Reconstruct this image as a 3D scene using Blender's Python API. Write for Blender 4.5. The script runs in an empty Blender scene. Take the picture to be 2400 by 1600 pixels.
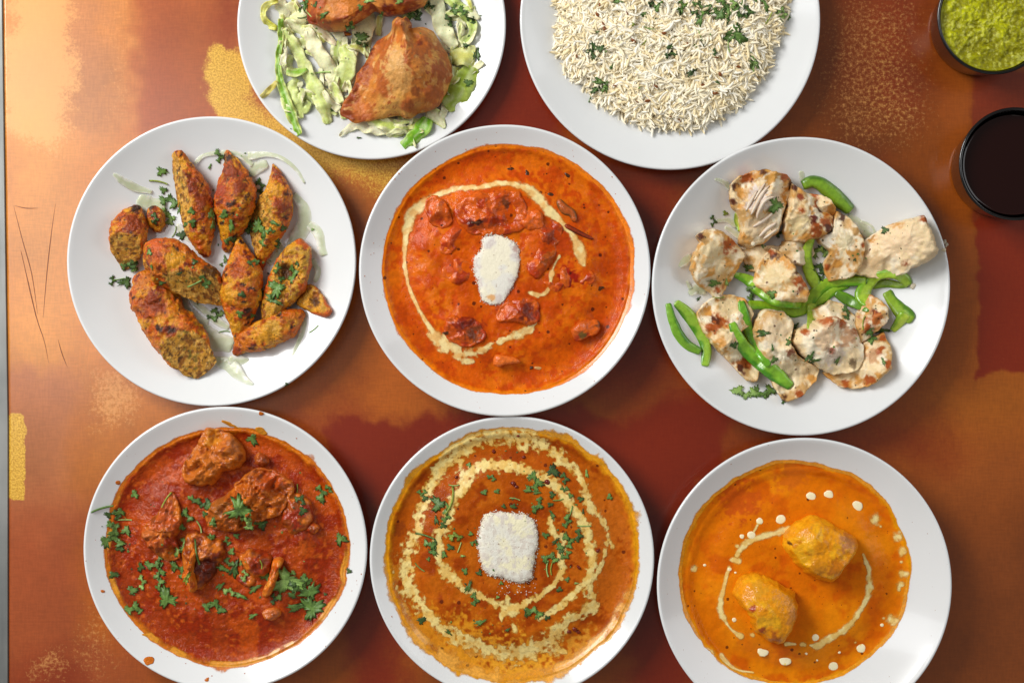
import bpy, math, random
import numpy as np
from mathutils import Vector
from mathutils.bvhtree import BVHTree

# ------------------------------------------------------------------ camera, world, lamps, exposure
SC = bpy.context.scene
COL = SC.collection
H = 1300.0                 # camera height above the table, mm
K = 0.35                   # mm on the table per photograph pixel
cam_d = bpy.data.cameras.new('camera')
cam_d.sensor_width = 36.0
cam_d.lens = 36.0 * H / (2400 * K)
cam_d.clip_start = 0.05
cam_d.clip_end = 50
cam = bpy.data.objects.new('camera', cam_d)
cam.location = (0, 0, H / 1000)
COL.objects.link(cam)
SC.camera = cam

W = bpy.data.worlds.new('World')
SC.world = W
W.use_nodes = True
W.node_tree.nodes['Background'].inputs[0].default_value = (1.0, 0.96, 0.92, 1)
W.node_tree.nodes['Background'].inputs[1].default_value = 0.17

def area_lamp(name, loc, target, sx, sy, power, color):
    l = bpy.data.lights.new(name, 'AREA')
    l.shape = 'RECTANGLE'; l.size = sx; l.size_y = sy
    l.energy = power; l.color = color
    o = bpy.data.objects.new(name, l)
    o.location = loc
    o.rotation_euler = (Vector(target) - Vector(loc)).to_track_quat('-Z', 'Y').to_euler()
    COL.objects.link(o)
    return o
area_lamp('window_light', (-1.5, 1.1, 1.38), (0.0, 0.0, 0.0), 1.0, 1.0, 57, (1.0, 0.985, 0.955))
area_lamp('left_glow_light', (-1.36, 0.36, 2.3), (-0.3, 0.1, 0.0), 0.8, 1.4, 11, (0.95, 0.97, 1.0))
area_lamp('right_fill_light', (2.1, 0.6, 1.25), (0.0, 0.0, 0.0), 1.6, 1.4, 14, (0.96, 0.98, 1.0))  # added fill lamp, softens the shade from the right; no window stands there
area_lamp('near_fill_light', (0.2, -2.1, 1.5), (0.0, 0.0, 0.0), 2.2, 1.2, 3, (1.0, 0.95, 0.88))  # weak fill added on the near side, not a real source
SC.view_settings.view_transform = 'Standard'
SC.view_settings.look = 'None'
SC.view_settings.exposure = 0.0
SC.view_settings.gamma = 1.0

RNG = random.Random(7)

# ------------------------------------------------------------------ small maths helpers
def at(px, py, z=0.0):
    """photograph pixel -> millimetres on the plane z (mm)"""
    f = K * (H - z) / H
    return (np.asarray(px, float) - 1200) * f, -(np.asarray(py, float) - 800) * f

def lin(c):
    c = np.asarray(c, float) / 255.0
    return np.where(c <= 0.04045, c / 12.92, ((c + 0.055) / 1.055) ** 2.4)

def smooth(x):
    x = np.clip(x, 0, 1)
    return x * x * (3 - 2 * x)

def _hash(ix, iy, iz):
    h = (ix * 374761393 + iy * 668265263 + iz * 2147483647 + 1274126177) & 0xffffffff
    h = ((h ^ (h >> 13)) * 1274126177) & 0xffffffff
    h = ((h ^ (h >> 16)) * 2246822519) & 0xffffffff
    return ((h ^ (h >> 15)) & 0xffffff) / float(0xffffff)

def vnoise(p):
    i = np.floor(p).astype(np.int64)
    f = p - i
    f = f * f * f * (f * (f * 6 - 15) + 10)
    r = 0
    for dx in (0, 1):
        wx = f[:, 0] if dx else 1 - f[:, 0]
        for dy in (0, 1):
            wy = f[:, 1] if dy else 1 - f[:, 1]
            for dz in (0, 1):
                wz = f[:, 2] if dz else 1 - f[:, 2]
                r = r + wx * wy * wz * _hash(i[:, 0] + dx, i[:, 1] + dy, i[:, 2] + dz)
    return r

def fbm(P, scale, octaves=3, seed=0.0):
    """about 0..1, mean 0.5; P in mm, scale = feature size in mm"""
    P = np.asarray(P, float)
    if P.shape[1] == 2:
        P = np.c_[P, np.zeros(len(P))]
    q = P / scale + np.array([seed * 17.3 + 100.2, seed * 7.7 + 300.1, seed * 3.1 + 50.7])
    a, tot, r = 1.0, 0.0, 0
    for k in range(octaves):
        r = r + a * vnoise(q)
        tot += a
        a *= 0.5
        q = q * 2.03 + 11.7
    r = r / tot
    return np.clip((r - 0.5) * 1.5 + 0.5, 0, 1)

def catmull(pts, n, closed=False):
    """resample control points (any dimension) to n points evenly along the curve"""
    P = np.asarray(pts, float)
    m = len(P)
    if closed:
        Q = np.vstack([P[-1], P, P[0], P[1]]); segs = m
    else:
        Q = np.vstack([2 * P[0] - P[1], P, 2 * P[-1] - P[-2]]); segs = m - 1
    out = []
    for s in range(segs):
        p0, p1, p2, p3 = Q[s], Q[s + 1], Q[s + 2], Q[s + 3]
        for t in np.linspace(0, 1, 12, endpoint=False):
            out.append(0.5 * ((2 * p1) + (-p0 + p2) * t + (2 * p0 - 5 * p1 + 4 * p2 - p3) * t * t + (-p0 + 3 * p1 - 3 * p2 + p3) * t ** 3))
    out.append(P[0] if closed else P[-1])
    out = np.array(out)
    d = np.r_[0, np.cumsum(np.hypot(*(np.diff(out[:, :2], axis=0).T)))]
    u = np.linspace(0, d[-1], n + 1)[:-1] if closed else np.linspace(0, d[-1], n)
    return np.column_stack([np.interp(u, d, out[:, k]) for k in range(out.shape[1])])

class Frame:
    """coordinates read off one enlarged view of the photograph"""
    def __init__(s, ox, oy, sc): s.ox, s.oy, s.s = ox, oy, sc
    def px(s, X, Y): return s.ox + np.asarray(X, float) / s.s, s.oy + np.asarray(Y, float) / s.s
    def at(s, X, Y, z): return at(*s.px(X, Y), z)
    def mm(s, d): return d * K / s.s
    def back(s, x, y, z):
        f = K * (H - z) / H
        return (x / f + 1200 - s.ox) * s.s, (-y / f + 800 - s.oy) * s.s

# ------------------------------------------------------------------ meshes
SURF = []       # (bvh, x0, x1, y0, y1, object) for laying things on things

def register(o, P, faces):
    SURF.append((BVHTree.FromPolygons([tuple(v) for v in P], faces), P[:, 0].min(), P[:, 0].max(), P[:, 1].min(), P[:, 1].max(), o))

def cast_down(x, y, skip=None):
    best, ob = -1e9, None
    for b, x0, x1, y0, y1, o in SURF:
        if x < x0 or x > x1 or y < y0 or y > y1 or o is skip: continue
        h = b.ray_cast((x, y, 500.0), (0, 0, -1))
        if h[0] is not None and h[0].z > best:
            best, ob = h[0].z, o
    return (best, ob) if ob is not None else (0.0, None)

def pick(px, py):
    """where the camera ray through a photograph pixel meets what is built so far"""
    x0_, y0_ = at(px, py, 0)
    d = Vector((float(x0_), float(y0_), -H)).normalized()
    best, P, ob = 1e9, Vector((float(x0_), float(y0_), 0)), None
    for b, x0, x1, y0, y1, o in SURF:
        if x0_ < x0 - 25 or x0_ > x1 + 25 or y0_ < y0 - 25 or y0_ > y1 + 25: continue
        h = b.ray_cast((0, 0, H), d)
        if h[0] is not None and h[3] < best:
            best, P, ob = h[3], h[0], o
    return P, ob

def mesh_object(name, P, faces, mat, parent=None, col=None, attr=None, smooth_shade=True, origin=None, reg=False):
    """P in world mm. origin (mm) becomes the object's location; children share the parent's origin"""
    P = np.asarray(P, float)
    if origin is None:
        origin = np.array(parent['_o']) if parent is not None else np.array([P[:, 0].mean(), P[:, 1].mean(), P[:, 2].min()])
    me = bpy.data.meshes.new(name)
    me.from_pydata(((P - origin) / 1000.0).tolist(), [], faces)
    if col is not None:
        a = me.color_attributes.new('col', 'FLOAT_COLOR', 'POINT')
        a.data.foreach_set('color', np.c_[col, np.ones(len(P))].astype(np.float32).ravel())
    if attr is not None:
        for k, v in attr.items():
            a = me.attributes.new(k, 'FLOAT', 'POINT')
            a.data.foreach_set('value', np.asarray(v, np.float32))
    if smooth_shade:
        me.polygons.foreach_set('use_smooth', [True] * len(me.polygons))
    me.materials.append(mat)
    o = bpy.data.objects.new(name, me)
    COL.objects.link(o)
    if parent is not None:
        o.parent = parent
    else:
        o.location = tuple(origin / 1000.0)
    o['_o'] = [float(v) for v in origin]
    if reg: register(o, P, faces)
    return o

def empty(name, origin):
    o = bpy.data.objects.new(name, None)
    o.empty_display_size = 0.01
    o.location = tuple(np.asarray(origin, float) / 1000.0)
    o['_o'] = [float(v) for v in origin]
    COL.objects.link(o)
    return o

def tag(o, label=None, cat=None, group=None, kind=None):
    if label: o['label'] = label
    if cat: o['category'] = cat
    if group: o['group'] = group
    if kind: o['kind'] = kind
    return o

def grid_faces(nr, nc, wrap=False, start=0, flip=False):
    r = np.arange(nr - 1)[:, None]
    c = np.arange(nc if wrap else nc - 1)[None, :]
    a = start + r * nc + c
    b = start + r * nc + (c + 1) % nc
    d = start + (r + 1) * nc + c
    e = start + (r + 1) * nc + (c + 1) % nc
    f = np.stack([a, d, e, b] if not flip else [a, b, e, d], axis=-1).reshape(-1, 4)
    return f.tolist()

# ------------------------------------------------------------------ materials
def new_mat(name):
    m = bpy.data.materials.new(name)
    m.use_nodes = True
    nt = m.node_tree
    return m, nt, nt.nodes, nt.links, nt.nodes['Principled BSDF']

def nd(nt, typ, **kw):
    n = nt.nodes.new(typ)
    for k, v in kw.items(): setattr(n, k, v)
    return n

def link(nt, a, b): nt.links.new(a, b)

def noise_node(nt, scale_mm, detail=3, rough=0.55, vec=None, squash=None):
    n = nd(nt, 'ShaderNodeTexNoise')
    n.inputs['Scale'].default_value = 1000.0 / scale_mm
    n.inputs['Detail'].default_value = detail
    n.inputs['Roughness'].default_value = rough
    if vec is None:
        g = nd(nt, 'ShaderNodeNewGeometry')
        vec = g.outputs['Position']
    if squash:
        mp = nd(nt, 'ShaderNodeVectorMath', operation='MULTIPLY')
        link(nt, vec, mp.inputs[0]); mp.inputs[1].default_value = squash
        vec = mp.outputs[0]
    link(nt, vec, n.inputs['Vector'])
    return n.outputs['Fac']

def maprange(nt, val, a, b, c=0.0, d=1.0):
    m = nd(nt, 'ShaderNodeMapRange')
    m.interpolation_type = 'SMOOTHSTEP'
    link(nt, val, m.inputs['Value'])
    m.inputs['From Min'].default_value = a; m.inputs['From Max'].default_value = b
    m.inputs['To Min'].default_value = c; m.inputs['To Max'].default_value = d
    return m.outputs['Result']

def math_node(nt, op, a, b=None):
    m = nd(nt, 'ShaderNodeMath', operation=op)
    for i, v in enumerate((a, b)):
        if v is None: continue
        if isinstance(v, (int, float)): m.inputs[i].default_value = v
        else: link(nt, v, m.inputs[i])
    return m.outputs[0]

def mix_rgb(nt, fac, a, b):
    m = nd(nt, 'ShaderNodeMix', data_type='RGBA')
    if isinstance(fac, (int, float)): m.inputs[0].default_value = fac
    else: link(nt, fac, m.inputs[0])
    for s, v in ((m.inputs[6], a), (m.inputs[7], b)):
        if isinstance(v, (tuple, list, np.ndarray)): s.default_value = (*[float(x) for x in v][:3], 1)
        else: link(nt, v, s)
    return m.outputs[2]

def scale_rgb(nt, col, fac):
    m = nd(nt, 'ShaderNodeVectorMath', operation='SCALE')
    link(nt, col, m.inputs[0])
    link(nt, fac, m.inputs['Scale'])
    return m.outputs[0]

def food_mat(name, rough=0.45, coat=0.0, coat_rough=0.1, sss=0.0, sss_mm=2.0, bumps=((2.0, 0.35),), vary=(0.82, 1.18, 2.0),
             specks=None, alpha=None, spec=0.5, sheen_noise=None, transmission=0.0, wave=None):
    """material coloured by the vertex colours 'col', with fine grain, relief and optional dark specks (colour, spacing mm, size)"""
    m, nt, N, L, P = new_mat(name)
    at_ = nd(nt, 'ShaderNodeAttribute'); at_.attribute_name = 'col'
    c = at_.outputs['Color']
    if vary:
        n = noise_node(nt, vary[2], 4, 0.65)
        c = scale_rgb(nt, c, maprange(nt, n, 0.3, 0.7, vary[0], vary[1]))
    if specks:
        for (scol, sp, size, seedv) in specks:
            v = nd(nt, 'ShaderNodeTexVoronoi')
            v.inputs['Scale'].default_value = 1000.0 / sp
            g = nd(nt, 'ShaderNodeNewGeometry')
            ad = nd(nt, 'ShaderNodeVectorMath', operation='ADD')
            link(nt, g.outputs['Position'], ad.inputs[0]); ad.inputs[1].default_value = (seedv, seedv * 2, 0)
            nz = nd(nt, 'ShaderNodeTexNoise'); nz.inputs['Scale'].default_value = 1000.0 / 1.2
            link(nt, ad.outputs[0], nz.inputs['Vector'])
            sc_ = nd(nt, 'ShaderNodeVectorMath', operation='SCALE'); sc_.inputs['Scale'].default_value = 0.0012
            link(nt, nz.outputs['Color'], sc_.inputs[0])
            ad2 = nd(nt, 'ShaderNodeVectorMath', operation='ADD')
            link(nt, ad.outputs[0], ad2.inputs[0]); link(nt, sc_.outputs[0], ad2.inputs[1])
            link(nt, ad2.outputs[0], v.inputs['Vector'])
            sepc = nd(nt, 'ShaderNodeSeparateColor')
            link(nt, v.outputs['Color'], sepc.inputs[0])
            thr = math_node(nt, 'MULTIPLY', math_node(nt, 'POWER', sepc.outputs[0], 3.0), size)
            f = maprange(nt, math_node(nt, 'SUBTRACT', thr, v.outputs['Distance']), 0.0, 0.05, 0, 0.85)
            c = mix_rgb(nt, f, c, lin(scol))
    link(nt, c, P.inputs['Base Color'])
    P.inputs['Roughness'].default_value = rough
    P.inputs['Specular IOR Level'].default_value = spec
    if sheen_noise:
        n = noise_node(nt, sheen_noise[2], 3)
        link(nt, maprange(nt, n, 0.35, 0.65, sheen_noise[0], sheen_noise[1]), P.inputs['Roughness'])
    P.inputs['Coat Weight'].default_value = coat
    P.inputs['Coat Roughness'].default_value = coat_rough
    if sss:
        P.inputs['Subsurface Weight'].default_value = sss
        P.inputs['Subsurface Radius'].default_value = (1.0, 0.5, 0.25)
        P.inputs['Subsurface Scale'].default_value = sss_mm / 1000.0
    if transmission:
        P.inputs['Transmission Weight'].default_value = transmission
    prev = None
    for (sc_mm, strength) in bumps:
        n = noise_node(nt, sc_mm, 4, 0.6)
        b = nd(nt, 'ShaderNodeBump')
        b.inputs['Strength'].default_value = strength
        b.inputs['Distance'].default_value = sc_mm / 1000.0 * 0.6
        link(nt, n, b.inputs['Height'])
        if prev is not None: link(nt, prev, b.inputs['Normal'])
        prev = b.outputs['Normal']
    if prev is not None:
        link(nt, prev, P.inputs['Normal']); link(nt, prev, P.inputs['Coat Normal'])
    if alpha in ('m', 'm+'):
        am = nd(nt, 'ShaderNodeAttribute'); am.attribute_name = 'm'
        n = noise_node(nt, 2.6, 5, 0.7)
        v = math_node(nt, 'ADD', am.outputs['Fac'], math_node(nt, 'MULTIPLY', math_node(nt, 'SUBTRACT', n, 0.5), 1.7 if alpha == 'm+' else 0.9))
        link(nt, maprange(nt, v, 0.15, 0.90), P.inputs['Alpha'])
    elif alpha:
        P.inputs['Alpha'].default_value = alpha
    return m

def plain_mat(name, srgb, rough=0.3, coat=0.0, metallic=0.0, spec=0.5, sss=0.0, vary=None):
    m, nt, N, L, P = new_mat(name)
    c = lin(srgb)
    P.inputs['Base Color'].default_value = (*c, 1)
    if vary:
        n = noise_node(nt, vary[1], 3)
        link(nt, mix_rgb(nt, maprange(nt, n, 0.3, 0.7), c * (1 - vary[0]), c * (1 + vary[0])), P.inputs['Base Color'])
    P.inputs['Roughness'].default_value = rough
    P.inputs['Coat Weight'].default_value = coat
    P.inputs['Metallic'].default_value = metallic
    P.inputs['Specular IOR Level'].default_value = spec
    if sss:
        P.inputs['Subsurface Weight'].default_value = sss
        P.inputs['Subsurface Scale'].default_value = 0.004
    return m

M = {}
M['porcelain'] = plain_mat('white_porcelain', (226, 228, 228), 0.16, 0.25, vary=(0.012, 60))
M['black_plastic'] = plain_mat('black_melamine', (14, 13, 13), 0.16, 0.3)
M['sauce'] = food_mat('curry_sauce', 0.5, 0.14, 0.08, 0.0, spec=.08, bumps=((9.0, 0.25), (1.6, 0.16)), vary=(0.88, 1.12, 4.0),
                      specks=[((70, 22, 8), 6.0, 0.30, 0.0), ((120, 40, 10), 3.2, 0.22, 3.1)])
M['lamb_sauce'] = food_mat('lamb_curry_sauce', 0.5, 0.3, 0.1, 0.0, spec=.08, bumps=((7.0, 0.4), (2.0, 0.5)), vary=(0.82, 1.18, 3.0))
M['dal_sauce'] = food_mat('lentil_sauce', 0.5, 0.10, 0.08, 0.0, spec=.08, bumps=((9.0, 0.2), (1.8, 0.2)), vary=(0.88, 1.12, 3.0),
                          specks=[((90, 30, 12), 7.0, 0.28, 0.0)])
M['kofta_sauce'] = food_mat('kofta_sauce', 0.5, 0.14, 0.05, 0.0, spec=.08, bumps=((12.0, 0.14), (2.0, 0.10)), vary=(0.92, 1.08, 5.0),
                            specks=[((90, 30, 6), 6.5, 0.24, 0.0), ((150, 60, 10), 3.5, 0.18, 2.2)])
M['cream'] = food_mat('cream', 0.4, 0.2, 0.15, bumps=((2.0, 0.2),), vary=(0.9, 1.05, 2.5), alpha='m')
M['cream_mottled'] = food_mat('mottled_cream', 0.4, 0.2, 0.15, bumps=((2.0, 0.15),), vary=(0.85, 1.05, 2.5), alpha='m+')
M['film'] = food_mat('oily_film', 0.3, 0.3, 0.15, bumps=((2.0, 0.15),), vary=(0.8, 1.2, 2.5), alpha='m')
M['cream_solid'] = food_mat('cream_drop', 0.35, 0.3, 0.15, bumps=((2.0, 0.06),), vary=(0.95, 1.05, 2.5))
M['butter'] = food_mat('white_butter', 0.6, 0.0, bumps=((1.0, 0.5),), vary=(0.95, 1.05, 0.9),
                       specks=[((150, 120, 90), 2.0, 0.30, 0.0)])
M['coated'] = food_mat('sauce_coated_meat', 0.4, 0.45, 0.08, spec=.15, bumps=((5.0, 0.35), (1.5, 0.3)), vary=(0.82, 1.2, 2.5))
M['kofta'] = food_mat('kofta_skin', 0.4, 0.45, 0.08, 0.0, spec=.15, bumps=((6.0, 0.35), (1.4, 0.22)), vary=(0.85, 1.12, 2.6))
M['kebab'] = food_mat('grilled_mince', 0.45, 0.38, 0.16, 0.0, spec=.2, bumps=((3.6, 0.9), (1.1, 0.9)), vary=(0.76, 1.22, 1.8),
                      specks=[((60, 70, 16), 5.0, 0.22, 1.0), ((80, 30, 8), 3.6, 0.24, 5.0)])
M['chicken'] = food_mat('grilled_chicken', 0.5, 0.15, 0.25, 0.12, 1.5, spec=.25, bumps=((3.0, 0.35), (0.9, 0.3)), vary=(0.93, 1.05, 1.8),
                        specks=[((70, 70, 30), 4.2, 0.26, 0.0), ((90, 40, 15), 6.0, 0.22, 4.0)])
M['pastry'] = food_mat('fried_pastry', 0.5, 0.2, 0.25, 0.0, spec=.25, bumps=((5.0, 0.35), (1.3, 0.55)), vary=(0.84, 1.14, 4.0))
M['pepper'] = food_mat('green_pepper', 0.35, 0.35, 0.08, 0.1, 1.5, bumps=((5.0, 0.15),), vary=(0.85, 1.15, 3.0))
M['lettuce'] = food_mat('shredded_lettuce', 0.45, 0.08, 0.2, 0.15, 1.5, spec=.3, bumps=((2.5, 0.3),), vary=(0.88, 1.08, 2.0))
M['onion'] = food_mat('raw_onion', 0.2, 0.3, 0.1, 0.1, 1.5, bumps=((5.0, 0.15),), vary=(0.96, 1.04, 4.0), alpha=0.62)
M['herb'] = food_mat('cilantro', 0.5, 0.08, 0.2, 0.0, bumps=((1.3, 0.4),), vary=(0.75, 1.25, 1.6))
M['rice'] = food_mat('basmati_rice', 0.5, 0.0, 0.2, 0.0, 3.0, spec=.25, bumps=((1.5, 0.15),), vary=(0.94, 1.06, 3.0))
M['chutney'] = food_mat('green_chutney', 0.4, 0.35, 0.08, spec=.1, bumps=((3.0, 0.8), (1.2, 0.7)), vary=(0.75, 1.25, 2.0))
M['dark_sauce'] = food_mat('tamarind_sauce', 0.07, 0.25, 0.04, spec=.3, bumps=(), vary=None)
M['wear'] = plain_mat('scratch_wear', (120, 62, 24), 0.6)

# ------------------------------------------------------------------ the table
def table_material():
    m, nt, N, L, P = new_mat('painted_copper_laminate')
    a = nd(nt, 'ShaderNodeAttribute'); a.attribute_name = 'col'
    b = nd(nt, 'ShaderNodeAttribute'); b.attribute_name = 'red'
    g = nd(nt, 'ShaderNodeAttribute'); g.attribute_name = 'gold'
    f = nd(nt, 'ShaderNodeAttribute'); f.attribute_name = 'fleck'
    grain = noise_node(nt, 1.5, 4, 0.7)
    weave1 = noise_node(nt, 1.6, 3, 0.6, squash=(1, 0.16, 1))
    weave2 = noise_node(nt, 1.6, 3, 0.6, squash=(0.16, 1, 1))
    weave = math_node(nt, 'MULTIPLY', math_node(nt, 'ADD', weave1, weave2), 0.5)
    c = scale_rgb(nt, a.outputs['Color'], maprange(nt, weave, 0.36, 0.64, 0.91, 1.09))
    blotch = noise_node(nt, 3.0, 5, 0.75)
    def soft(attr, amp, w, lo=0.5):
        v = math_node(nt, 'ADD', attr, math_node(nt, 'MULTIPLY', math_node(nt, 'SUBTRACT', blotch, 0.5), amp))
        return maprange(nt, v, lo - w, lo + w)
    redc = mix_rgb(nt, weave, lin((118, 28, 4)), lin((142, 44, 10)))
    c = mix_rgb(nt, soft(b.outputs['Fac'], 0.5, 0.46), c, redc)
    goldc = mix_rgb(nt, maprange(nt, grain, 0.35, 0.65), lin((190, 136, 36)), lin((236, 188, 74)))
    c = mix_rgb(nt, soft(g.outputs['Fac'], 1.1, 0.28), c, goldc)
    fl = math_node(nt, 'MULTIPLY', soft(f.outputs['Fac'], 1.8, 0.26), 0.6)
    c = mix_rgb(nt, fl, c, lin((236, 170, 96)))
    link(nt, c, P.inputs['Base Color'])
    P.inputs['Roughness'].default_value = 0.40
    P.inputs['Metallic'].default_value = 0.15
    P.inputs['Specular IOR Level'].default_value = 0.1
    P.inputs['Coat Weight'].default_value = 1.0
    P.inputs['Coat IOR'].default_value = 1.6
    P.inputs['Coat Roughness'].default_value = 0.2
    bp = nd(nt, 'ShaderNodeBump'); bp.inputs['Strength'].default_value = 0.10; bp.inputs['Distance'].default_value = 0.0004
    link(nt, weave, bp.inputs['Height']); link(nt, bp.outputs['Normal'], P.inputs['Normal'])
    return m

def edge_px(y): return 7.5 + np.clip(y, -3000, 1000) * 0.0135

def build_table():
    # painted colour patches: (x0, y0, x1, y1, softness px, colour)
    patches = [
        (-900, -900, 4200, 2600, 10, (153, 75, 14)),
        (-900, -900, 1000, 900, 200, (179, 97, 28)),
        (-900, -900, 560, 870, 60, (199, 121, 44)),
        (300, -900, 620, 330, 30, (161, 81, 33)),
        (20, -900, 270, 330, 50, (186, 118, 66)),
        (20, 250, 200, 900, 60, (203, 129, 51)),
        (-100, 860, 185, 2600, 30, (181, 107, 59)),
        (-100, 1180, 330, 2600, 90, (161, 77, 36)),
        (180, 860, 470, 1180, 50, (191, 111, 37)),
        (190, 1230, 300, 1500, 40, (175, 91, 23)),
        (660, 790, 1050, 985, 40, (181, 93, 24)),
        (1380, 850, 1660, 960, 40, (145, 65, 17)),
        (1900, -900, 2110, 440, 60, (119, 57, 14)),
        (2200, 160, 2275, 700, 14, (161, 79, 17)),
        (2040, -900, 2185, 260, 50, (139, 55, 18)),
        (2170, 870, 2900, 1040, 60, (171, 91, 20)),
        (2190, 1030, 2900, 1180, 60, (159, 81, 24)),
        (2150, 1180, 4200, 2600, 120, (131, 65, 21)),
        (2283, 170, 3300, 520, 10, (131, 51, 20)),
    ]
    reds = [  # x0,y0,x1,y1,soft,strength
        (1060, -900, 1330, 470, 50, 1.0), (1300, 330, 1640, 900, 70, .75), (760, 955, 1640, 1180, 26, 1.0), (1440, 940, 1720, 1130, 40, 1.0),
        (830, 1120, 960, 2600, 50, .85), (1450, 1120, 1640, 2600, 60, .95), (2286, 510, 3400, 880, 14, .9), (480, -900, 600, 130, 60, .55),
        (600, 900, 900, 1100, 60, .55), (2090, 950, 2260, 1120, 50, .45), (20, 1520, 240, 2600, 50, .6), (760, 430, 900, 640, 60, .2), (330, -300, 430, 300, 60, .35),
        (1950, -300, 2040, 250, 50, .45), (2000, 330, 2120, 500, 60, .4), (1640, 970, 2200, 1120, 60, .55), (2280, 170, 3300, 300, 30, .45)]
    golds = [(500, 120, 600, 290, 20, 1.0), (560, 240, 760, 330, 30, .8), (600, 270, 900, 430, 40, .75), (800, 330, 980, 460, 50, .6), (-5, 980, 54, 1172, 10, 1.0),
             (2000, 60, 2160, 330, 60, .25)]
    flecks = [(20, -300, 170, 330, 40, 1.0), (250, -300, 290, 300, 40, .4), (1930, 0, 2180, 340, 60, .36), (200, 850, 300, 1000, 40, .6), (80, 1540, 180, 1600, 40, .7), (200, 1400, 260, 1600, 60, .6)]
    xs = np.r_[np.arange(edge_px(0), 2460, 6.0), np.linspace(2480, 3300, 20)]
    ys = np.r_[np.linspace(-800, -60, 14), np.arange(-50, 1650, 6.0), np.linspace(1660, 2400, 14)]
    X, Y = np.meshgrid(xs, ys)
    X = X + (edge_px(Y) - edge_px(0)) * np.clip(1 - (X - edge_px(0)) / 400, 0, 1)
    P2 = np.c_[X.ravel(), Y.ravel()]
    wob = (fbm(P2, 130, 4, 1) - .5) * 64, (fbm(P2, 130, 4, 2) - .5) * 64
    fine = (fbm(P2, 26, 3, 3) - .5) * 26, (fbm(P2, 26, 3, 4) - .5) * 26
    def box(b):
        x0, y0, x1, y1, s = b[:5]
        if s > 15: s = s * 2.8
        k = min(1.0, s / 40.0 + 0.25)
        x = P2[:, 0] + wob[0] * k + fine[0] * k; y = P2[:, 1] + wob[1] * k + fine[1] * k
        return smooth((x - x0) / s + .5) * smooth((x1 - x) / s + .5) * smooth((y - y0) / s + .5) * smooth((y1 - y) / s + .5)
    col = np.tile(lin((150, 78, 28)), (len(P2), 1))
    for b in patches:
        w = box(b)[:, None]
        col = col * (1 - w) + lin(b[5]) * w
    cloud = fbm(P2, 170, 4, 8)[:, None]
    col = col * (0.78 + 0.44 * cloud)
    def layer(lst):
        r = np.zeros(len(P2))
        for b in lst: r = np.maximum(r, box(b) * b[5])
        return r
    x, y = at(P2[:, 0], P2[:, 1], 0)
    V = np.c_[x, y, np.zeros(len(x))]
    V2 = V.copy(); V2[:, 2] = -28
    nr, nc = X.shape
    # top sheet plus underside joined round the border
    top = grid_faces(nr, nc)
    n = nr * nc
    idx = np.r_[np.arange(nc), np.arange(1, nr) * nc + nc - 1, (nr - 1) * nc + np.arange(nc - 2, -1, -1), np.arange(nr - 2, 0, -1) * nc]
    bv = V[idx].copy(); bv[:, 2] = -28
    faces = top + [[int(idx[i]), int(idx[(i + 1) % len(idx)]), n + (i + 1) % len(idx), n + i] for i in range(len(idx))]
    faces.append([n + i for i in range(len(idx))])
    full = np.vstack([V, bv])
    ext = lambda a: np.concatenate([a, a[idx]])
    root = empty('table', (0, 0, -28))
    tag(root, 'copper coloured table with brick red and gold painted patches under all the dishes', 'table')
    mesh_object('table_top', full, faces, table_material(), root, col=ext(col), attr={'red': ext(layer(reds)), 'gold': ext(layer(golds)), 'fleck': ext(layer(flecks))}, reg=True)
    # steel edge band
    ysb = np.linspace(-800, 2400, 60)
    rows = []
    for yy in ysb:
        for (dx, z) in ((-330, -28), (-330, 0.6), (-326, 1.4), (-2.5, 1.4), (-1, 0.6), (-1, -28)):
            xx, y_ = at(edge_px(yy) + dx, yy, 0); rows.append((xx, y_, z))
    m, nt, N, L, Pn = new_mat('brushed_steel')
    br = noise_node(nt, 3.0, 4, 0.6, squash=(1, 0.05, 1)); cl = noise_node(nt, 90, 3)
    link(nt, mix_rgb(nt, maprange(nt, cl, 0.3, 0.7), lin((120, 122, 120)), lin((150, 150, 146))), Pn.inputs['Base Color'])
    Pn.inputs['Metallic'].default_value = 0.7; link(nt, maprange(nt, br, 0.3, 0.7, 0.42, 0.55), Pn.inputs['Roughness'])
    mesh_object('edge_band', rows, grid_faces(len(ysb), 6, True), m, root, smooth_shade=False)
    # scratches in the lacquer
    for pts in ([(32, 482), (52, 560), (74, 640), (86, 720), (88, 735)], [(48, 585), (66, 660), (86, 745), (104, 800), (114, 850)], [(130, 478), (120, 550), (110, 640), (101, 745)],
                [(34, 482), (60, 488), (90, 488)], [(136, 795), (146, 830), (158, 860)], [(50, 590), (70, 680), (84, 742)]):
        c = catmull(np.array(pts, float), 40)
        x, y = at(c[:, 0], c[:, 1], 0)
        w = 0.32 * np.sin(np.linspace(0.15, math.pi - .15, 40)) + .05
        t = np.gradient(np.c_[x, y], axis=0); t /= np.linalg.norm(t, axis=1)[:, None]
        nn = np.c_[-t[:, 1], t[:, 0]]
        V = np.empty((40, 3, 3))
        for k, (s, z) in enumerate(((-1, .02), (0, .10), (1, .02))):
            V[:, k, 0] = x + nn[:, 0] * w * s; V[:, k, 1] = y + nn[:, 1] * w * s; V[:, k, 2] = z
        mesh_object('scratch', V.reshape(-1, 3), grid_faces(40, 3), M['wear'], root)
build_table()

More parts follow.
